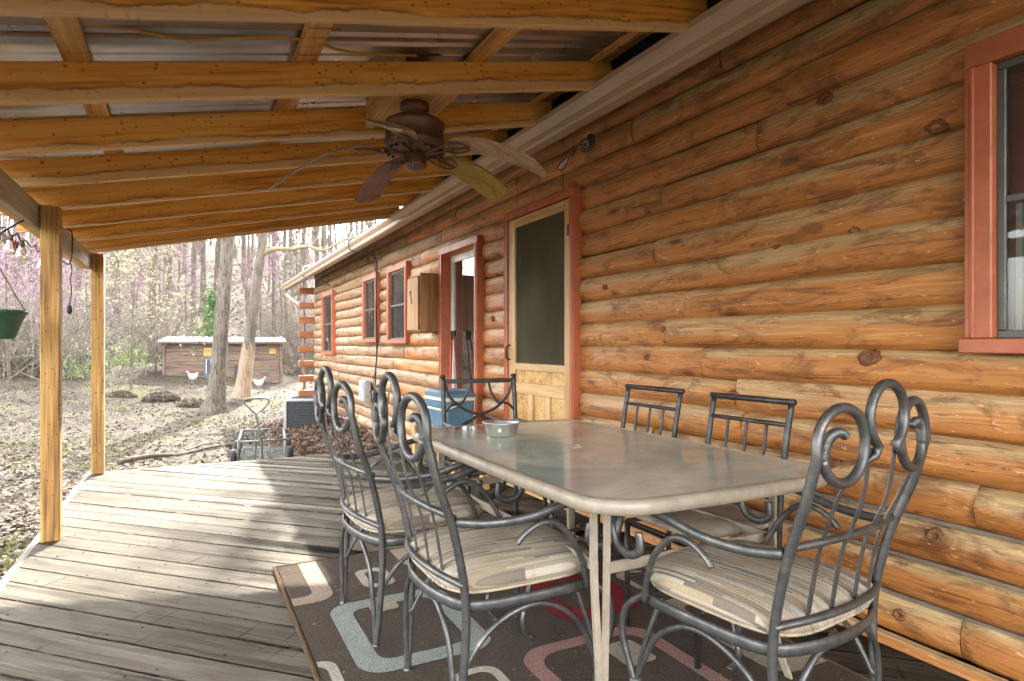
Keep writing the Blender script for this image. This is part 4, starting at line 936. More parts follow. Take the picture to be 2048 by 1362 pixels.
# ------------------------------------------------------------------ yard: cart, condenser, coop, hens
ct = thing('garden_cart', 'green grey wire mesh garden cart with pull handle beyond the deck edge', 'cart', (.80, 8.15, -.30), R(-6))
cw, cl_, zb, zt = .25, .52, .10, .34
for z in (zb, zt):
    for s in (-1, 1):
        tube('side_rail', [(s*cw, -cl_, z), (s*cw, cl_, z)], .011, 'cart_metal', ct, k=0); tube('end_rail', [(-cw, s*cl_, z), (cw, s*cl_, z)], .011, 'cart_metal', ct, k=0)
for s in (-1, 1):
    for i in range(5): y = -cl_+2*cl_*i/4; tube('upright', [(s*cw, y, zb), (s*cw, y, zt)], .009, 'cart_metal', ct, k=0, n=6)
    for x in (-.08, .08): tube('upright', [(x, s*cl_, zb), (x, s*cl_, zt)], .009, 'cart_metal', ct, k=0, n=6)
mb = MB()
for i in range(1, 16): x = -cw+2*cw*i/16; mb.add(*tubeg([(x, -cl_, zb), (x, cl_, zb)], .0022, 4))
for i in range(1, 30): y = -cl_+2*cl_*i/30; mb.add(*tubeg([(-cw, y, zb+.003), (cw, y, zb+.003)], .0022, 4))
tag(mb.build('mesh_floor', 'cart_metal', ct), kind='stuff')
for sx in (-1, 1):
    for y in (-.36, .36):
        wh = lathe('wheel', [(.03, -.03), (.09, -.035), (.115, -.025), (.12, 0), (.115, .025), (.09, .035), (.03, .03)], 'rubber', ct, 22, (sx*.30, y, .121)); wh.rotation_euler = (0, R(90), 0); lathe('rim', [(.001, -.032), (.05, -.034), (.05, .034), (.001, .032)], 'grey_metal', wh, 16)
tube('handle_bar', [(0, -cl_, .12), (-.01, -.56, .3), (-.05, -.60, .58), (-.075, -.61, .67)], .0125, 'cart_metal', ct)
tube('handle_loop', [(-.075, -.61, .665), (-.15, -.61, .745), (-.19, -.61, .79), (-.165, -.61, .825), (-.05, -.61, .83), (.05, -.61, .825), (.07, -.61, .79), (.02, -.61, .72), (-.02, -.61, .68)], .0115, 'cart_metal', ct)
ac = thing('air_conditioner', 'dark louvred air conditioner unit on the ground beside the cabin', 'air conditioner', (1.70, 10.75, -.27), R(-12))
a_ = .285; hh = .53
MB().add(*taper(a_-.012, a_-.012, .03, hh-.03, 1., 1., .05)).build('coil', 'ac_dark', ac)
MB().add(*taper(a_+.004, a_+.004, 0., .035, 1., 1., .055)).build('base_pan', 'ac_grey', ac); tp = MB().add(*taper(a_+.006, a_+.006, hh-.03, hh, 1., .98, .055)).build('top_cover', 'ac_grey', ac)
for k in range(6): tube('fan_guard', [(.05+.032*k, 0, hh+.004)]+[((.05+.032*k)*math.cos(R(t)), (.05+.032*k)*math.sin(R(t)), hh+.004) for t in range(20, 341, 20)], .004, 'black_metal', tp, n=5, k=0, closed=True)
lathe('fan_well', [(.001, hh+.001), (.235, hh+.001)], 'ac_dark', tp, 24)
for s in (-1, 1):
    for q_ in (-1, 1): board('corner_post', (s*(a_-.012), q_*(a_-.012), .035), (s*(a_-.012), q_*(a_-.012), hh-.031), .045, .045, 'ac_grey', ac, .01, (1, 0, 0))
for k in range(9):
    z = .075+.048*k
    for s in (-1, 1):
        o = MB().add(*boxg(-a_+.045, a_-.045, -.003, .003, -.008, .008)).build('louvre', 'ac_dark', ac); o.location = (0, s*(a_-.006), z); o.rotation_euler = (R(-25*s), 0, 0)
        o2 = link('louvre', o.data, ac); o2.location = (s*(a_-.006), 0, z); o2.rotation_euler = (R(25*s), 0, R(90))
# chicken coop
def gp(px, Z): X = (px-1024)/1250*Z; return c2w(X, Z)
cl2 = Vector((*gp(331, 20.0), -.39)); cr2 = Vector((*gp(559, 21.3), -.39)); dv = (cr2-cl2); W_ = dv.length; rot = math.atan2(dv.y, dv.x)
coop = thing('chicken_coop', 'low weathered plank chicken coop with a tin roof beyond the trees', 'shed', tuple(cl2), rot)
n_ = 15; ph = 1.60/n_; rc = random.Random(8)
for i in range(n_):
    z = .02+ph*(i+.5); cuts = [0, rc.uniform(.9, 1.9), rc.uniform(2.3, 3.2), W_]
    for a, b in zip(cuts, cuts[1:]):
        lo, hi = a, b
        board('plank', (lo+.004, -.011+rc.uniform(-.004, .004), z), (hi-.004, -.011+rc.uniform(-.004, .004), z+rc.uniform(-.004, .004)), .022, ph-.008, 'coop_wood', coop, .003)
MB().add(*boxg(.0, W_, .012, 2.0, .0, 1.62)).build('inner_frame', 'interior', coop)
for x in (-.05, W_+.05): board('corner_post', (x, -.02, -.1), (x, -.02, 1.64), .09, .09, 'coop_wood', coop, .004, (1, 0, 0))
V = []; F = []; nn = 46
for i in range(nn+1):
    x = -.25+(W_+.45)*i/nn; z = .018*(i % 2)
    V += [(x, -.28, 1.66+z-.03), (x, 2.2, 1.80+z), (x, -.28, 1.635+z-.03), (x, 2.2, 1.775+z)]
for i in range(nn): a = 4*i; F += [(a, a+4, a+5, a+1), (a+2, a+3, a+7, a+6), (a, a+2, a+6, a+4)]
MB().add(V, F).build('roof', 'tin_roof', coop)
board('roof_edge', (-.25, -.285, 1.595), (W_+.2, -.285, 1.595), .03, .06, 'coop_wood', coop)
dr = box('door', 1.12, 1.46, -.05, -.024, .12, 1.12, 'blue_paint', coop, .004); dw = box('pane', -.10, .14, -.022, -.012, .0, .42, 'glass', dr)
for x_ in (-.11, .02, .15): board('glazing_bar', (x_, -.02, -.02), (x_, -.02, .44), .02, .02, 'white_paint', dr, .001, (1, 0, 0))
box('patch_board', 1.10, 1.52, -.055, -.026, 1.15, 1.42, 'purlin_wood', coop, .004); box('patch_board', 2.62, 2.90, -.055, -.026, .06, .28, 'plywood', coop, .004); box('patch_board', 3.10, 3.30, -.055, -.026, 1.22, 1.40, 'purlin_wood', coop, .004)
vf = box('vent_frame', .55, .85, -.055, -.026, .06, .30, 'coop_wood', coop, .004); box('vent_hole', -.09, .09, -.022, -.0155, -.055, .055, 'black_metal', vf)
sl_ = thing('leaning_board', 'dark board leaning on the coop wall behind the second tree', 'board', tuple(cl2+dv*.625), rot)
board('slab', (0, -.22, .0), (0, -.07, .85), .24, .03, 'slate', sl_, .004, (0, 1, 0)); board('slab', (.20, -.20, .0), (.20, -.07, .45), .14, .03, 'coop_wood', sl_, .004, (0, 1, 0))
def hen(loc, rz, label):
    t = thing('hen', label, 'chicken', loc, rz, 'white hens at the coop')
    P = [((0, 0, .17), .001), ((.0, 0, .17), .0)]
    # continuous body: rings along a curved spine (tail -> head)
    sp = [(-.20, .30, .004, .004), (-.175, .275, .03, .045), (-.13, .22, .055, .075), (-.07, .185, .080, .095), (0, .18, .088, .10), (.06, .20, .075, .095), (.10, .245, .05, .065), (.125, .30, .032, .036), (.14, .34, .029, .031), (.158, .355, .027, .027), (.178, .352, .013, .013), (.198, .345, .003, .003)]
    V = []; F = []; n_ = 14
    for x, z, ry, rz2 in sp:
        for k in range(n_): a = 2*math.pi*k/n_; V.append((x+.0, ry*math.cos(a), z+rz2*math.sin(a)))
    for i in range(len(sp)-1):
        for k in range(n_): F.append((i*n_+k, i*n_+(k+1) % n_, (i+1)*n_+(k+1) % n_, (i+1)*n_+k))
    MB().add(V, F).build('body', 'hen_white', t, True)
    mb = MB()
    for i, (x, h) in enumerate(((.145, .02), (.158, .028), (.17, .02))): mb.add([(x-.008, -.004, .372), (x+.008, -.004, .372), (x, 0, .372+h), (x-.008, .004, .372), (x+.008, .004, .372)], [(0, 1, 2), (4, 3, 2), (1, 4, 2), (3, 0, 2)])
    mb.add(*tubeg([(.175, 0, .338), (.178, 0, .318)], .007, 6)); mb.build('comb', 'hen_red', t)
    for s in (-1, 1):
        tube('leg', [(-.005, .04*s, .10), (-.012, .042*s, .05), (.0, .042*s, .004)], .007, 'romex', t, n=6)
        tube('toes', [(-.02, .042*s, .004), (.035, .042*s, .004)], .005, 'romex', t, k=0, n=5)
        V = []; 
        for j in range(6): u = j/5; V += [(.05-.19*u, s*(.083-.01*u+.008*math.sin(3*u)), .215+.02*u+.03*math.sin(3.1*u)), (.05-.19*u, s*(.088-.012*u), .175+.04*u-.025*math.sin(3.1*u))]
        MB().add(V, [(2*j, 2*j+2, 2*j+3, 2*j+1) for j in range(5)]).build('wing', 'hen_white', t, True)
    return t
def onground(px, py, z=-.3): Z = (CAM_H-z)*1250/(py-690); x, y = gp(px, Z); return (x, y, ground_z(x, y))
x, y = gp(384, 18.9); z = ground_z(x, y); hen((x, y, z), R(215), 'white hen by the coop vent, left of the big tree')
x, y = gp(519, 19.2); z = ground_z(x, y); hen((x, y, z), R(10), 'white hen in front of the coop, right of the second tree')

# ------------------------------------------------------------------ trees
def limb(mb, P, r0, r1, n): mb.add(*tubeg(P, [r0+(r1-r0)*(i/(len(P)-1))**.8 for i in range(len(P))], n, cap=False))
def grow(seed, h, r0, lean=(0, 0), first=.35, nl=9, spread=.32, twn=5, twl=.9, flare=True, curve=.05, nseg=9, tr=.006, upk=.55):
    r = random.Random(seed); tm, cm = MB(), MB(); tips = []
    P = []; x = y = 0.
    for i in range(13):
        t = i/12; P.append(Vector((lean[0]*h*t+curve*h*.3*math.sin(3*t+seed)*t, lean[1]*h*t+curve*h*.3*math.cos(2.3*t+seed)*t, h*t)))
    rr = [r0*(1-.80*(i/12)**.9) for i in range(13)]
    PP = catmull(P, 3); RR = [np.interp(i/(len(PP)-1), np.linspace(0, 1, 13), rr) for i in range(len(PP))]
    if flare:
        for i, p in enumerate(PP): RR[i] *= 1+.85*math.exp(-p.z/(.22*max(r0, .1)/.16))
    V, F = tubeg(PP, RR, nseg+3, cap=False)
    if flare: V = [v+Vector(((v-PP[min(i//(nseg+3), len(PP)-1)])*(.13*math.sin(5*math.atan2((v-PP[i//(nseg+3)]).y, (v-PP[i//(nseg+3)]).x)+seed)*math.exp(-v.z/.35)))) for i, v in enumerate(V)]
    tm.add(V, F)
    def branch(p, d, L, rad, lev):
        n_ = 5 if lev < 2 else 3; Q = [p]; dd = d.copy()
        for i in range(n_):
            dd = (dd+Vector((r.uniform(-1, 1), r.uniform(-1, 1), r.uniform(-.5, 1.)))*(.22 if lev < 2 else .30)+Vector((0, 0, .05*upk))).normalized(); Q.append(Q[-1]+dd*(L/n_))
        limb(tm if lev < 2 else cm, Q, rad, rad*.35 if lev < 2 else rad*.4, nseg-3 if lev == 0 else 4 if lev == 1 else 3)
        if lev == 2: tips.extend(Q[1:]); 
        if lev < 2:
            k = (twn if lev == 0 else twn+2)
            for j in range(k):
                t = .25+.75*(j+r.random())/k; q_ = Q[min(int(t*n_), n_-1)].lerp(Q[min(int(t*n_)+1, n_)], t*n_ % 1)
                ax = Vector((r.uniform(-1, 1), r.uniform(-1, 1), r.uniform(-.3, .9))).normalized(); nd_ = (dd*.55+ax).normalized()
                branch(q_, nd_, L*r.uniform(.35, .6) if lev == 0 else twl*r.uniform(.5, 1.2), max(tr, rad*.42) if lev == 0 else tr, lev+1)
    for j in range(nl):
        t = first+(1-first)*(j+r.random()*.7)/nl; i = min(int(t*12), 11); p = P[i].lerp(P[i+1], t*12 % 1); a = j*2.4+r.uniform(-.5, .5)
        e = r.uniform(.15, .9)*upk+.1; d = Vector((math.cos(a)*math.cos(e), math.sin(a)*math.cos(e), math.sin(e)))
        branch(p, d, h*spread*(1.15-.75*t)*r.uniform(.7, 1.2), max(r0*.36*(1.1-t), tr*2), 0)
    return tm, cm, tips
def tuft(mb, p, r, n, size, rnd_):
    for _ in range(n):
        c = Vector(p)+Vector((rnd_.gauss(0, r), rnd_.gauss(0, r), rnd_.gauss(0, r)))
        a = Vector((rnd_.uniform(-1, 1), rnd_.uniform(-1, 1), rnd_.uniform(-1, 1))).normalized(); b = a.cross(Vector((rnd_.uniform(-1, 1), rnd_.uniform(-1, 1), rnd_.uniform(-1, 1)))).normalized(); s = size*rnd_.uniform(.6, 1.3)
        mb.add([c-a*s, c+b*s*.6, c+a*s, c-b*s*.6], [(0, 1, 2, 3)])
def tree(name, tmesh, crowns, loc, rz, label, cat='tree', group=None, sc=1.):
    t = thing(name, label, cat, loc, rz, group); t.scale = (sc,)*3
    link('trunk', tmesh, t)
    for nm, me in crowns: link(nm, me, t)
    return t
def md(mb, name, mat): return mdata(name, mb.V, mb.F, mat, True)
# the two trees in front of the coop
x, y, z = onground(430, 822)
tm, cm, tips = grow(11, 13, .175, lean=tuple(v*.078 for v in (CC, -CS)), first=.40, nl=9, spread=.28, twn=4, twl=.8, curve=.012, nseg=14)
tree('oak_tree', md(tm, 'trunk', 'bark'), [('crown', md(cm, 'crown', 'twig'))], (x, y, -.36), 0, 'thick grey trunk of the big tree in front of the coop')
x2, y2, z2 = onground(482, 805)
tm, cm, tips = grow(23, 12, .155, lean=tuple(v*.135 for v in (CC, -CS)), first=.5, nl=5, spread=.26, twn=3, twl=.8, curve=.01, nseg=14)
t2 = tree('leaning_tree', md(tm, 'trunk', 'bark_pale'), [('crown', md(cm, 'crown', 'twig'))], (x2, y2, -.36), 0, 'leaning tree right of the big trunk with bare orange bark low down')
P = [Vector((CC*.135*z_, -CS*.135*z_, z_+.05)) for z_ in (.12, .3, .5, .75, 1.0, 1.25, 1.42)]
bv, bf = tubeg(P, [.262, .205, .182, .172, .166, .161, .152], 18, cap=False); bv = [v_+Vector((0, 0, .22*math.sin(k_ % 18*1.9)+.12*math.sin(k_ % 18*4.3) if k_ >= 108 else 0)) for k_, v_ in enumerate(bv)]
bb = MB().add(bv, bf).build('bare_bark', 'bark_bare', t2, True); bb['label'] = 'bare orange patch where the bark is gone'
lm = MB(); tk = Vector((CC*.135*3.7, -CS*.135*3.7, 3.7)); rv = Vector((CC, -CS, 0)); r = random.Random(5)
Q = [tk+rv*u+Vector((0, -.25*u, .16*u+.10*math.sin(3.1*u)+.05*math.sin(7*u))) for u in (0, .3, .7, 1.1, 1.5, 1.9, 2.3, 2.8, 3.4)]
limb(lm, catmull(Q, 4), .062, .018, 8)
for i in range(26):
    q_ = Q[r.randrange(1, 9)]; d2 = Vector((r.uniform(-1, 1), r.uniform(-1, 1), r.uniform(-.6, 1))).normalized(); L = r.uniform(.3, .9); limb(lm, [q_, q_+d2*L*.5, q_+d2*L+Vector((0, 0, r.uniform(-.1, .15)))], .012, .004, 4)
lm.build('limb', 'mossy_bark', t2, True)
# bare woodland trees: five shapes shared by copies
KIND = []
for s, (h, r0, fst, nl) in enumerate(((17, .155, .35, 10), (15, .12, .30, 10), (19, .175, .42, 9), (12, .08, .25, 11), (14, .10, .30, 10))):
    tm, cm, _ = grow(40+s, h, r0, lean=(random.Random(s).uniform(-.05, .05), random.Random(s+9).uniform(-.05, .05)), first=fst, nl=nl, spread=.26, twn=5, twl=1.25, tr=.009, nseg=7)
    KIND.append((md(tm, 'trunk', 'bark' if s != 1 and s != 4 else 'bark_pale'), md(cm, 'crown', 'twig' if s % 2 else 'twig_pale')))
rt = random.Random(77); spots = []
def clear(x, y, d): return all((x-a)**2+(y-b)**2 > d*d for a, b in spots)
fixed = [(232, 24, 2), (300, 27, 0), (330, 30, 1), (358, 34, 4), (385, 36, 0), (525, 27, 3), (548, 31, 4), (575, 29, 3), (596, 33, 1), (405, 40, 2), (268, 33, 4), (150, 27, 1), (60, 29, 0), (25, 24, 3)]
for px, Z, k in fixed: spots.append((*gp(px, Z), k))
FL = ['thick bare tree just right of the far porch post', 'bare tree above the left end of the coop', 'slim bare tree behind the left half of the coop', 'bare tree behind the coop, left of the cedar', 'bare tree right behind the green cedar', 'slim bare sapling just right of the leaning tree',
      'bare sapling right of the coop, midway to the cabin corner', 'crooked bare sapling beside the cabin corner log ends', 'bare tree beyond the downspout at the cabin corner', 'tall bare tree far behind the big trunk', 'bare tree among the pale yellow shrubs', 'bare tree between the two porch posts', 'bare tree left of the near porch post', 'slim bare tree at the far left edge beside the hanging pot']
tries = 0
S3 = [(a, b) for a, b, _ in spots]; spots2 = list(spots); spots = S3
while len(spots2) < 84 and tries < 4000:
    tries += 1; Z = rt.uniform(28, 78)**1.0; px = rt.uniform(-90, 760); x, y = gp(px, Z)
    if clear(x, y, 2.0) and not (x > 1.0 and y < 20): spots.append((x, y)); spots2.append((x, y, rt.randrange(5)))
for _ in range(400):                                     # the woods go on to the left
    if len(spots2) >= 112: break
    Z = rt.uniform(14, 60); px = rt.uniform(-1500, -90); x, y = gp(px, Z)
    if math.hypot(x, y) > 22 and clear(x, y, 2.2): spots.append((x, y)); spots2.append((x, y, rt.randrange(5)))
for i, (x, y, k, lab) in enumerate(((6.2, 21.5, 2, 'tall bare tree behind the cabin roof'), (9.5, 27.0, 0, 'bare tree farther behind the cabin roof'))):
    tree('bare_tree', KIND[k][0], [('crown', KIND[k][1])], (x, y, ground_z(x, y)-.08), 1.3*i, lab, 'tree', 'bare trees of the hillside woods')
for i, (x, y, k) in enumerate(spots2):
    lab = FL[i] if i < len(FL) else 'bare grey spring tree in the woods on the hillside behind the coop'
    tree('bare_tree', KIND[k][0], [('crown', KIND[k][1])], (x, y, ground_z(x, y)-.08), rt.uniform(0, 6.28), lab, 'tree', 'bare trees of the hillside woods', rt.uniform(.85, 1.15))
# redbuds
RB = []
for s in range(3):
    tm, cm, tips = grow(90+s, 5.2, .06, lean=(.06, .03), first=.18, nl=12, spread=.42, twn=5, twl=.7, tr=.006, nseg=6, flare=False, upk=.8)
    fm = MB(); rr = random.Random(s)
    for p in tips:
        if rr.random() < .36: tuft(fm, p, .05, 4, .026, rr)
    RB.append((md(tm, 'trunk', 'bark'), md(cm, 'crown', 'twig'), mdata('blossom', fm.V, fm.F, 'redbud_flower')))
rbs = [(20, 15, 0, .9, 'far left redbud in pink bloom beyond the hanging pot'), (62, 19, 1, 1.0, 'redbud in pink bloom seen just left of the near post'), (148, 21, 2, 1., 'redbud in pink bloom seen between the two porch posts'), (165, 26, 0, 1.15, 'taller redbud in pink bloom behind the one between the posts'),
       (268, 27, 1, 1.0, 'redbud in pink bloom right of the far post, behind the pale yellow shrub'), (322, 30, 2, 1.1, 'redbud in pink bloom above the left end of the coop'), (372, 32, 0, 1.05, 'redbud in pink bloom behind the coop, left of the big trunk'), (492, 30, 1, 1.05, 'redbud in pink bloom between the big trunk and the leaning tree'), (568, 28, 2, 1.2, 'redbud in pink bloom right of the leaning tree by the cabin corner'), (600, 36, 0, 1.5, 'tall redbud in pink bloom under the end of the gutter')]
for px, Z, k, sc, lab in rbs:
    x, y = gp(px, Z); tree('redbud_tree', RB[k][0], [('crown', RB[k][1]), ('blossom', RB[k][2])], (x, y, ground_z(x, y)-.05), rt.uniform(0, 6.28), lab, 'tree', 'redbuds in bloom', sc*.78)
# pale yellow flowering shrubs
SB = []
for s in range(2):
    tm, cm, tips = grow(130+s, 3.6, .035, lean=(.05*(1-2*s), .02), first=.10, nl=12, spread=.5, twn=5, twl=.6, tr=.004, nseg=6, flare=False, upk=.35)
    fm = MB(); rr = random.Random(s+5)
    for p in tips:
        if rr.random() < .33: tuft(fm, p, .03, 3, .026, rr)
    SB.append((md(tm, 'trunk', 'bark'), md(cm, 'crown', 'twig'), mdata('blossom', fm.V, fm.F, 'spicebush_flower')))
for px, Z, k, sc, lab in ((262, 17, 0, 1.05, 'pale yellow flowering shrub right of the far porch post'), (310, 20, 1, 1.0, 'pale yellow flowering shrub at the left end of the coop')):
    x, y = gp(px, Z); tree('flowering_shrub', SB[k][0], [('crown', SB[k][1]), ('blossom', SB[k][2])], (x, y, ground_z(x, y)-.05), rt.uniform(0, 6.28), lab, 'shrub', 'pale yellow flowering shrubs', sc)
# cedar
fm = MB(); rr = random.Random(2)
for i in range(800):
    z = rr.uniform(.3, 4.2); r_ = (1.25*(1-z/4.5)**.8)*math.sqrt(rr.random()); a = rr.uniform(0, 6.28); r_ *= 1+.25*math.sin(3*a+z*2); tuft(fm, (r_*math.cos(a), r_*math.sin(a), z+.15*math.sin(7*a)), .06, 1, .13, rr)
tm = MB(); limb(tm, [Vector((0, 0, -.1)), Vector((.03, 0, 1.5)), Vector((0, .02, 4.0))], .09, .02, 8)
ctr, cfo = md(tm, 'trunk', 'bark'), mdata('crown', fm.V, fm.F, 'cedar_leaf')
x, y = gp(425, 26); tree('cedar_tree', ctr, [('crown', cfo)], (x, y, ground_z(x, y)), 0, 'green cedar standing behind the coop roof', 'tree', None, .72)
x, y = gp(585, 47); tree('cedar_tree', ctr, [('crown', cfo)], (x, y, ground_z(x, y)), 2, 'small pale green tree far up the slope near the gutter end', 'tree', None, 1.1)
# bare thickets
BR = []
for s in range(3):
    r = random.Random(200+s); mb = MB()
    for i in range(150):
        a = r.uniform(0, 6.28); e = r.uniform(.5, 1.5); p = Vector((r.gauss(0, .5), r.gauss(0, .5), 0)); d = Vector((math.cos(a)*math.cos(e), math.sin(a)*math.cos(e), math.sin(e))); Q = [p]
        for j in range(5): d = (d+Vector((r.uniform(-1, 1), r.uniform(-1, 1), r.uniform(-.9, .5)))*.28).normalized(); Q.append(Q[-1]+d*r.uniform(.25, .55))
        limb(mb, Q, .009, .003, 3)
        for j in range(4):
            q_ = Q[r.randrange(1, 5)]; d2 = Vector((r.uniform(-1, 1), r.uniform(-1, 1), r.uniform(-.4, 1))).normalized(); limb(mb, [q_, q_+d2*.25, q_+d2*.45+Vector((0, 0, -.05))], .004, .002, 3)
    BR.append(md(mb, 'canes', 'twig_pale' if s != 1 else 'twig'))
for i in range(30):
    Z = rt.uniform(18, 24) if i < 8 else rt.uniform(24, 38); px = rt.uniform(-60, 170) if i < 8 else rt.uniform(-60, 330) if i < 20 else rt.uniform(540, 700)
    x, y = gp(px, Z); t = thing('bare_thicket', 'bare tangled thicket at the edge of the woods', 'bush', (x, y, ground_z(x, y)-.03), rt.uniform(0, 6.28), 'bare thickets at the wood edge'); t.scale = (rt.uniform(.9, 1.5),)*3
    link('canes', BR[i % 3], t)
# young green leaves low in the thicket
for px, Z, sc, lab in ((150, 18, 1.0, 'bright green leafy bush between the posts low in the woods'), (250, 23, 1.2, 'yellow green leafy patch left of the coop')):
    fm = MB(); rr = random.Random(px)
    for i in range(420): tuft(fm, (rr.gauss(0, .55), rr.gauss(0, .4), abs(rr.gauss(0, .35))+.05), .05, 1, .035, rr)
    sm = MB()
    for i in range(12): a = i*.52; limb(sm, [Vector((0, 0, 0)), Vector((.5*math.cos(a), .35*math.sin(a), .3)), Vector((1.0*math.cos(a), .6*math.sin(a), .45))], .012, .004, 4)
    x, y = gp(px, Z); t = thing('leafy_bush', lab, 'bush', (x, y, ground_z(x, y)), -R(YAW)); t.scale = (sc,)*3; fm.build('leaves', 'hillside_green', t); sm.build('stems', 'twig', t)
# dark covered heap
x, y = gp(160, 21.5); tp_ = thing('covered_heap', 'dark tarp covered heap in the brush between the porch posts', 'heap', (x, y, ground_z(x, y)), -R(YAW)); V = []; F = []
for j in range(9):
    for k in range(24):
        ph, a = j/8*math.pi/2, 2*math.pi*k/24; q_ = 1+.10*math.sin(3*a+j)+.07*math.sin(5*a-2*j); V.append((.85*math.cos(ph)*math.cos(a)*q_, .5*math.cos(ph)*math.sin(a)*q_, .62*math.sin(ph)*(1+.06*math.sin(4*a))))
for j in range(8):
    for k in range(24): F.append((j*24+k, j*24+(k+1) % 24, (j+1)*24+(k+1) % 24, (j+1)*24+k))
MB().add(V, F).build('tarp', 'tarp_dark', tp_, True)
# root mounds, fallen branch, stones
for px, py, w_, lab in ((385, 815, .55, 'mossy root mound at the left foot of the big tree'), (322, 812, .7, 'low brown mound of roots and leaves in the yard'), (240, 805, .6, 'small brown stump mound behind the far post')):
    x, y, z = onground(px, py); t = thing('root_mound', lab, 'mound', (x, y, z-.03), rt.uniform(0, 6)); V = []; F = []; r = random.Random(px)
    for j in range(7):
        for k in range(22): ph, a = j/6*math.pi/2, 2*math.pi*k/22; q_ = 1+.2*r.uniform(-1, 1)*(1-j/7); V.append((w_*.62*math.cos(ph)*math.cos(a)*q_, w_*.42*math.cos(ph)*math.sin(a)*q_, w_*.30*math.sin(ph)*q_))
    for j in range(6):
        for k in range(22): F.append((j*22+k, j*22+(k+1) % 22, (j+1)*22+(k+1) % 22, (j+1)*22+k))
    MB().add(V, F).build('soil', 'leaf_litter_ground', t, True); fm = MB()
    for i in range(500): a, e = r.uniform(0, 6.28), r.uniform(0, 1.5); tuft(fm, (w_*.6*math.cos(e)*math.cos(a), w_*.42*math.cos(e)*math.sin(a), w_*.3*math.sin(e)+.01), .01, 1, .045, r)
    fm.build('fallen_leaves', 'dry_leaf_pale', t)
a3, b3 = onground(235, 931), onground(468, 893); t = thing('fallen_branch', 'long pale fallen branch lying on the yard beyond the deck', 'branch', (a3[0], a3[1], -.27)); dvv = Vector(b3)-Vector(a3); dvv.z = 0
tube('stem', [dvv*u+Vector((.05*math.sin(7*u), .06*math.sin(5*u+1), .02*math.sin(9*u))) for u in (0, .15, .3, .45, .6, .8, 1)], [.034-.0007*i for i in range(37)], 'bark_pale', t, n=8)
tube('side_twig', [dvv*.55+Vector((0, 0, .02)), dvv*.62+Vector((.12, .1, .06)), dvv*.72+Vector((.2, .22, .05))], .009, 'bark_pale', t, n=6)
# leaf litter on the yard, brown leaf drift by the wall, grass
def scatter(name, n, fn, size, mat, label, cat, seed, flat=.5):
    r = np.random.default_rng(seed); V = np.zeros((n*4, 3)); i = 0
    pts = [];
    while len(pts) < n:
        p = fn(r)
        if p is not None: pts.append(p)
    P = np.array(pts); a = r.uniform(0, 6.283, n); tl = r.normal(0, flat, n); t2 = r.normal(0, flat, n); s = size*r.uniform(.5, 1.4, n)
    ux = np.stack([np.cos(a), np.sin(a), tl*.6], 1); uy = np.stack([-np.sin(a), np.cos(a), t2*.6], 1)
    for k, (u, v_, b) in enumerate(((-1, 0, 0), (.1, -.5, .25), (1, 0, 0), (-.1, .5, .25))): V[k::4] = P+ux*(u*s)[:, None]+uy*(v_*s)[:, None]+np.array([0, 0, 1.])[None]*(b*s)[:, None]*.6
    me = bpy.data.meshes.new(name); me.from_pydata(V.tolist(), [], (np.arange(n*4).reshape(n, 4)).tolist()); me.materials.append(M[mat]); me.update()
    return tag(link(name, me), label, cat, kind='stuff')
def yard(r):
    Z = 2.6*math.exp(r.random()*math.log(30/2.6)); px = r.uniform(-700, 720); x, y = gp(px, Z)
    if DX0-.08 < x < 2.4 and y < DY1+.06 or x > 2.2 and y < 14.2: return None
    return (x, y, ground_z(x, y)+.008)
scatter('leaf_litter', 42000, yard, .030, 'dry_leaf_pale', 'pale dry leaves scattered over the yard', 'leaves', 1)
scatter('brown_leaf_litter', 14000, yard, .032, 'dry_leaf', 'brown dry leaves scattered over the yard', 'leaves', 2)
def patch(r):
    p = yard(r)
    if p is None or math.sin(p[0]*1.7+.6)*math.sin(p[1]*1.1)+.35*math.sin(3.1*p[0]+2*p[1]) < .25: return None
    return p
scatter('yard_grass', 9000, patch, .026, 'moss_grass', 'thin moss and grass patches in the yard', 'grass', 3, 1.2)
def drift(r):
    y = r.uniform(6.72, 11.6); x = 2.30-abs(r.normal(0, .62))
    if x < .95-(y-7)*.03 or x > 2.30: return None
    return (x, y, -.29+max(0, .17*(1-(2.3-x)/1.35))*r.uniform(.3, 1.)+.02)
scatter('leaf_drift', 11000, drift, .042, 'leaf_pile_leaf', 'deep brown leaf drift along the cabin wall', 'leaves', 5, .8)
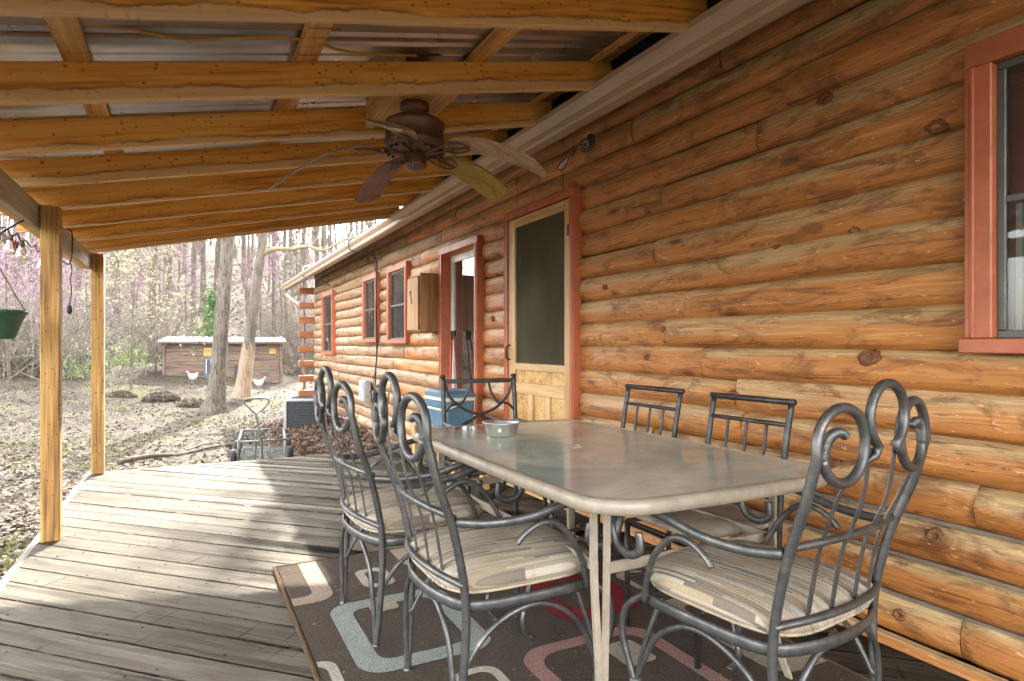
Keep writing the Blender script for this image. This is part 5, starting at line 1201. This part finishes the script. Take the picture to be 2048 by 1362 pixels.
def slope(r):
    Z = r.uniform(24, 70); px = r.uniform(-80, 760); x, y = gp(px, Z); return (x, y, ground_z(x, y)+.03)
scatter('hillside_litter', 14000, slope, .12, 'dry_leaf_pale', 'pale leaf litter on the wooded slope', 'leaves', 6)
# far woods that read as one mass
rw = random.Random(9); mb = MB()
for i in range(420):
    Z = rw.uniform(70, 130); px = rw.uniform(-120, 800); x, y = gp(px, Z); z = ground_z(x, y); h = rw.uniform(11, 18); lx, ly = rw.uniform(-.6, .6), rw.uniform(-.6, .6)
    limb(mb, [Vector((x, y, z-.2)), Vector((x+lx, y+ly, z+h*.5)), Vector((x+lx*2, y+ly*2, z+h))], rw.uniform(.09, .2), .02, 4)
    for j in range(26):
        t = rw.uniform(.3, 1); a = rw.uniform(0, 6.28); L = rw.uniform(1.2, 3.2); p = Vector((x+lx*2*t, y+ly*2*t, z+h*t)); d = Vector((math.cos(a), math.sin(a), rw.uniform(.1, 1.2))).normalized()
        limb(mb, [p, p+d*L*.5, p+d*L+Vector((rw.uniform(-.4, .4), rw.uniform(-.4, .4), rw.uniform(-.2, .5)))], .03, .010, 3)
tag(mb.build('distant_woods', 'twig', None, True), 'distant bare woods closing the slope behind the trees', 'woods', kind='stuff')
# oak leaves on the deck under the table
for (x, y, lab) in ((1.95, 3.02, 'brown oak leaf on the deck under the table by the side chairs'), (2.10, 3.25, 'curled oak leaf on the deck beside the log wall near the screen door'), (2.2, 1.55, 'pale dry leaf on the deck against the sill board'), (2.16, 1.15, 'dry leaf on the deck at the wall behind the right armchair')):
    V = [(0, 0, .004)]; n_ = 20
    for i in range(n_): a = 2*math.pi*i/n_; q_ = (.045 if i % 2 else .028)*(1+.5*abs(math.cos(a))); V.append((q_*math.cos(a), q_*.7*math.sin(a), .004+.018*abs(math.sin(2*a+x))))
    t = link('oak_leaf', mdata('oak_leaf', V, [(0, 1+i, 1+(i+1) % n_) for i in range(n_)], 'dry_leaf')); t.location = (x, y, .002); t.rotation_euler = (0, 0, x*9); tag(t, lab, 'leaf', 'dry leaves on the deck by the wall')
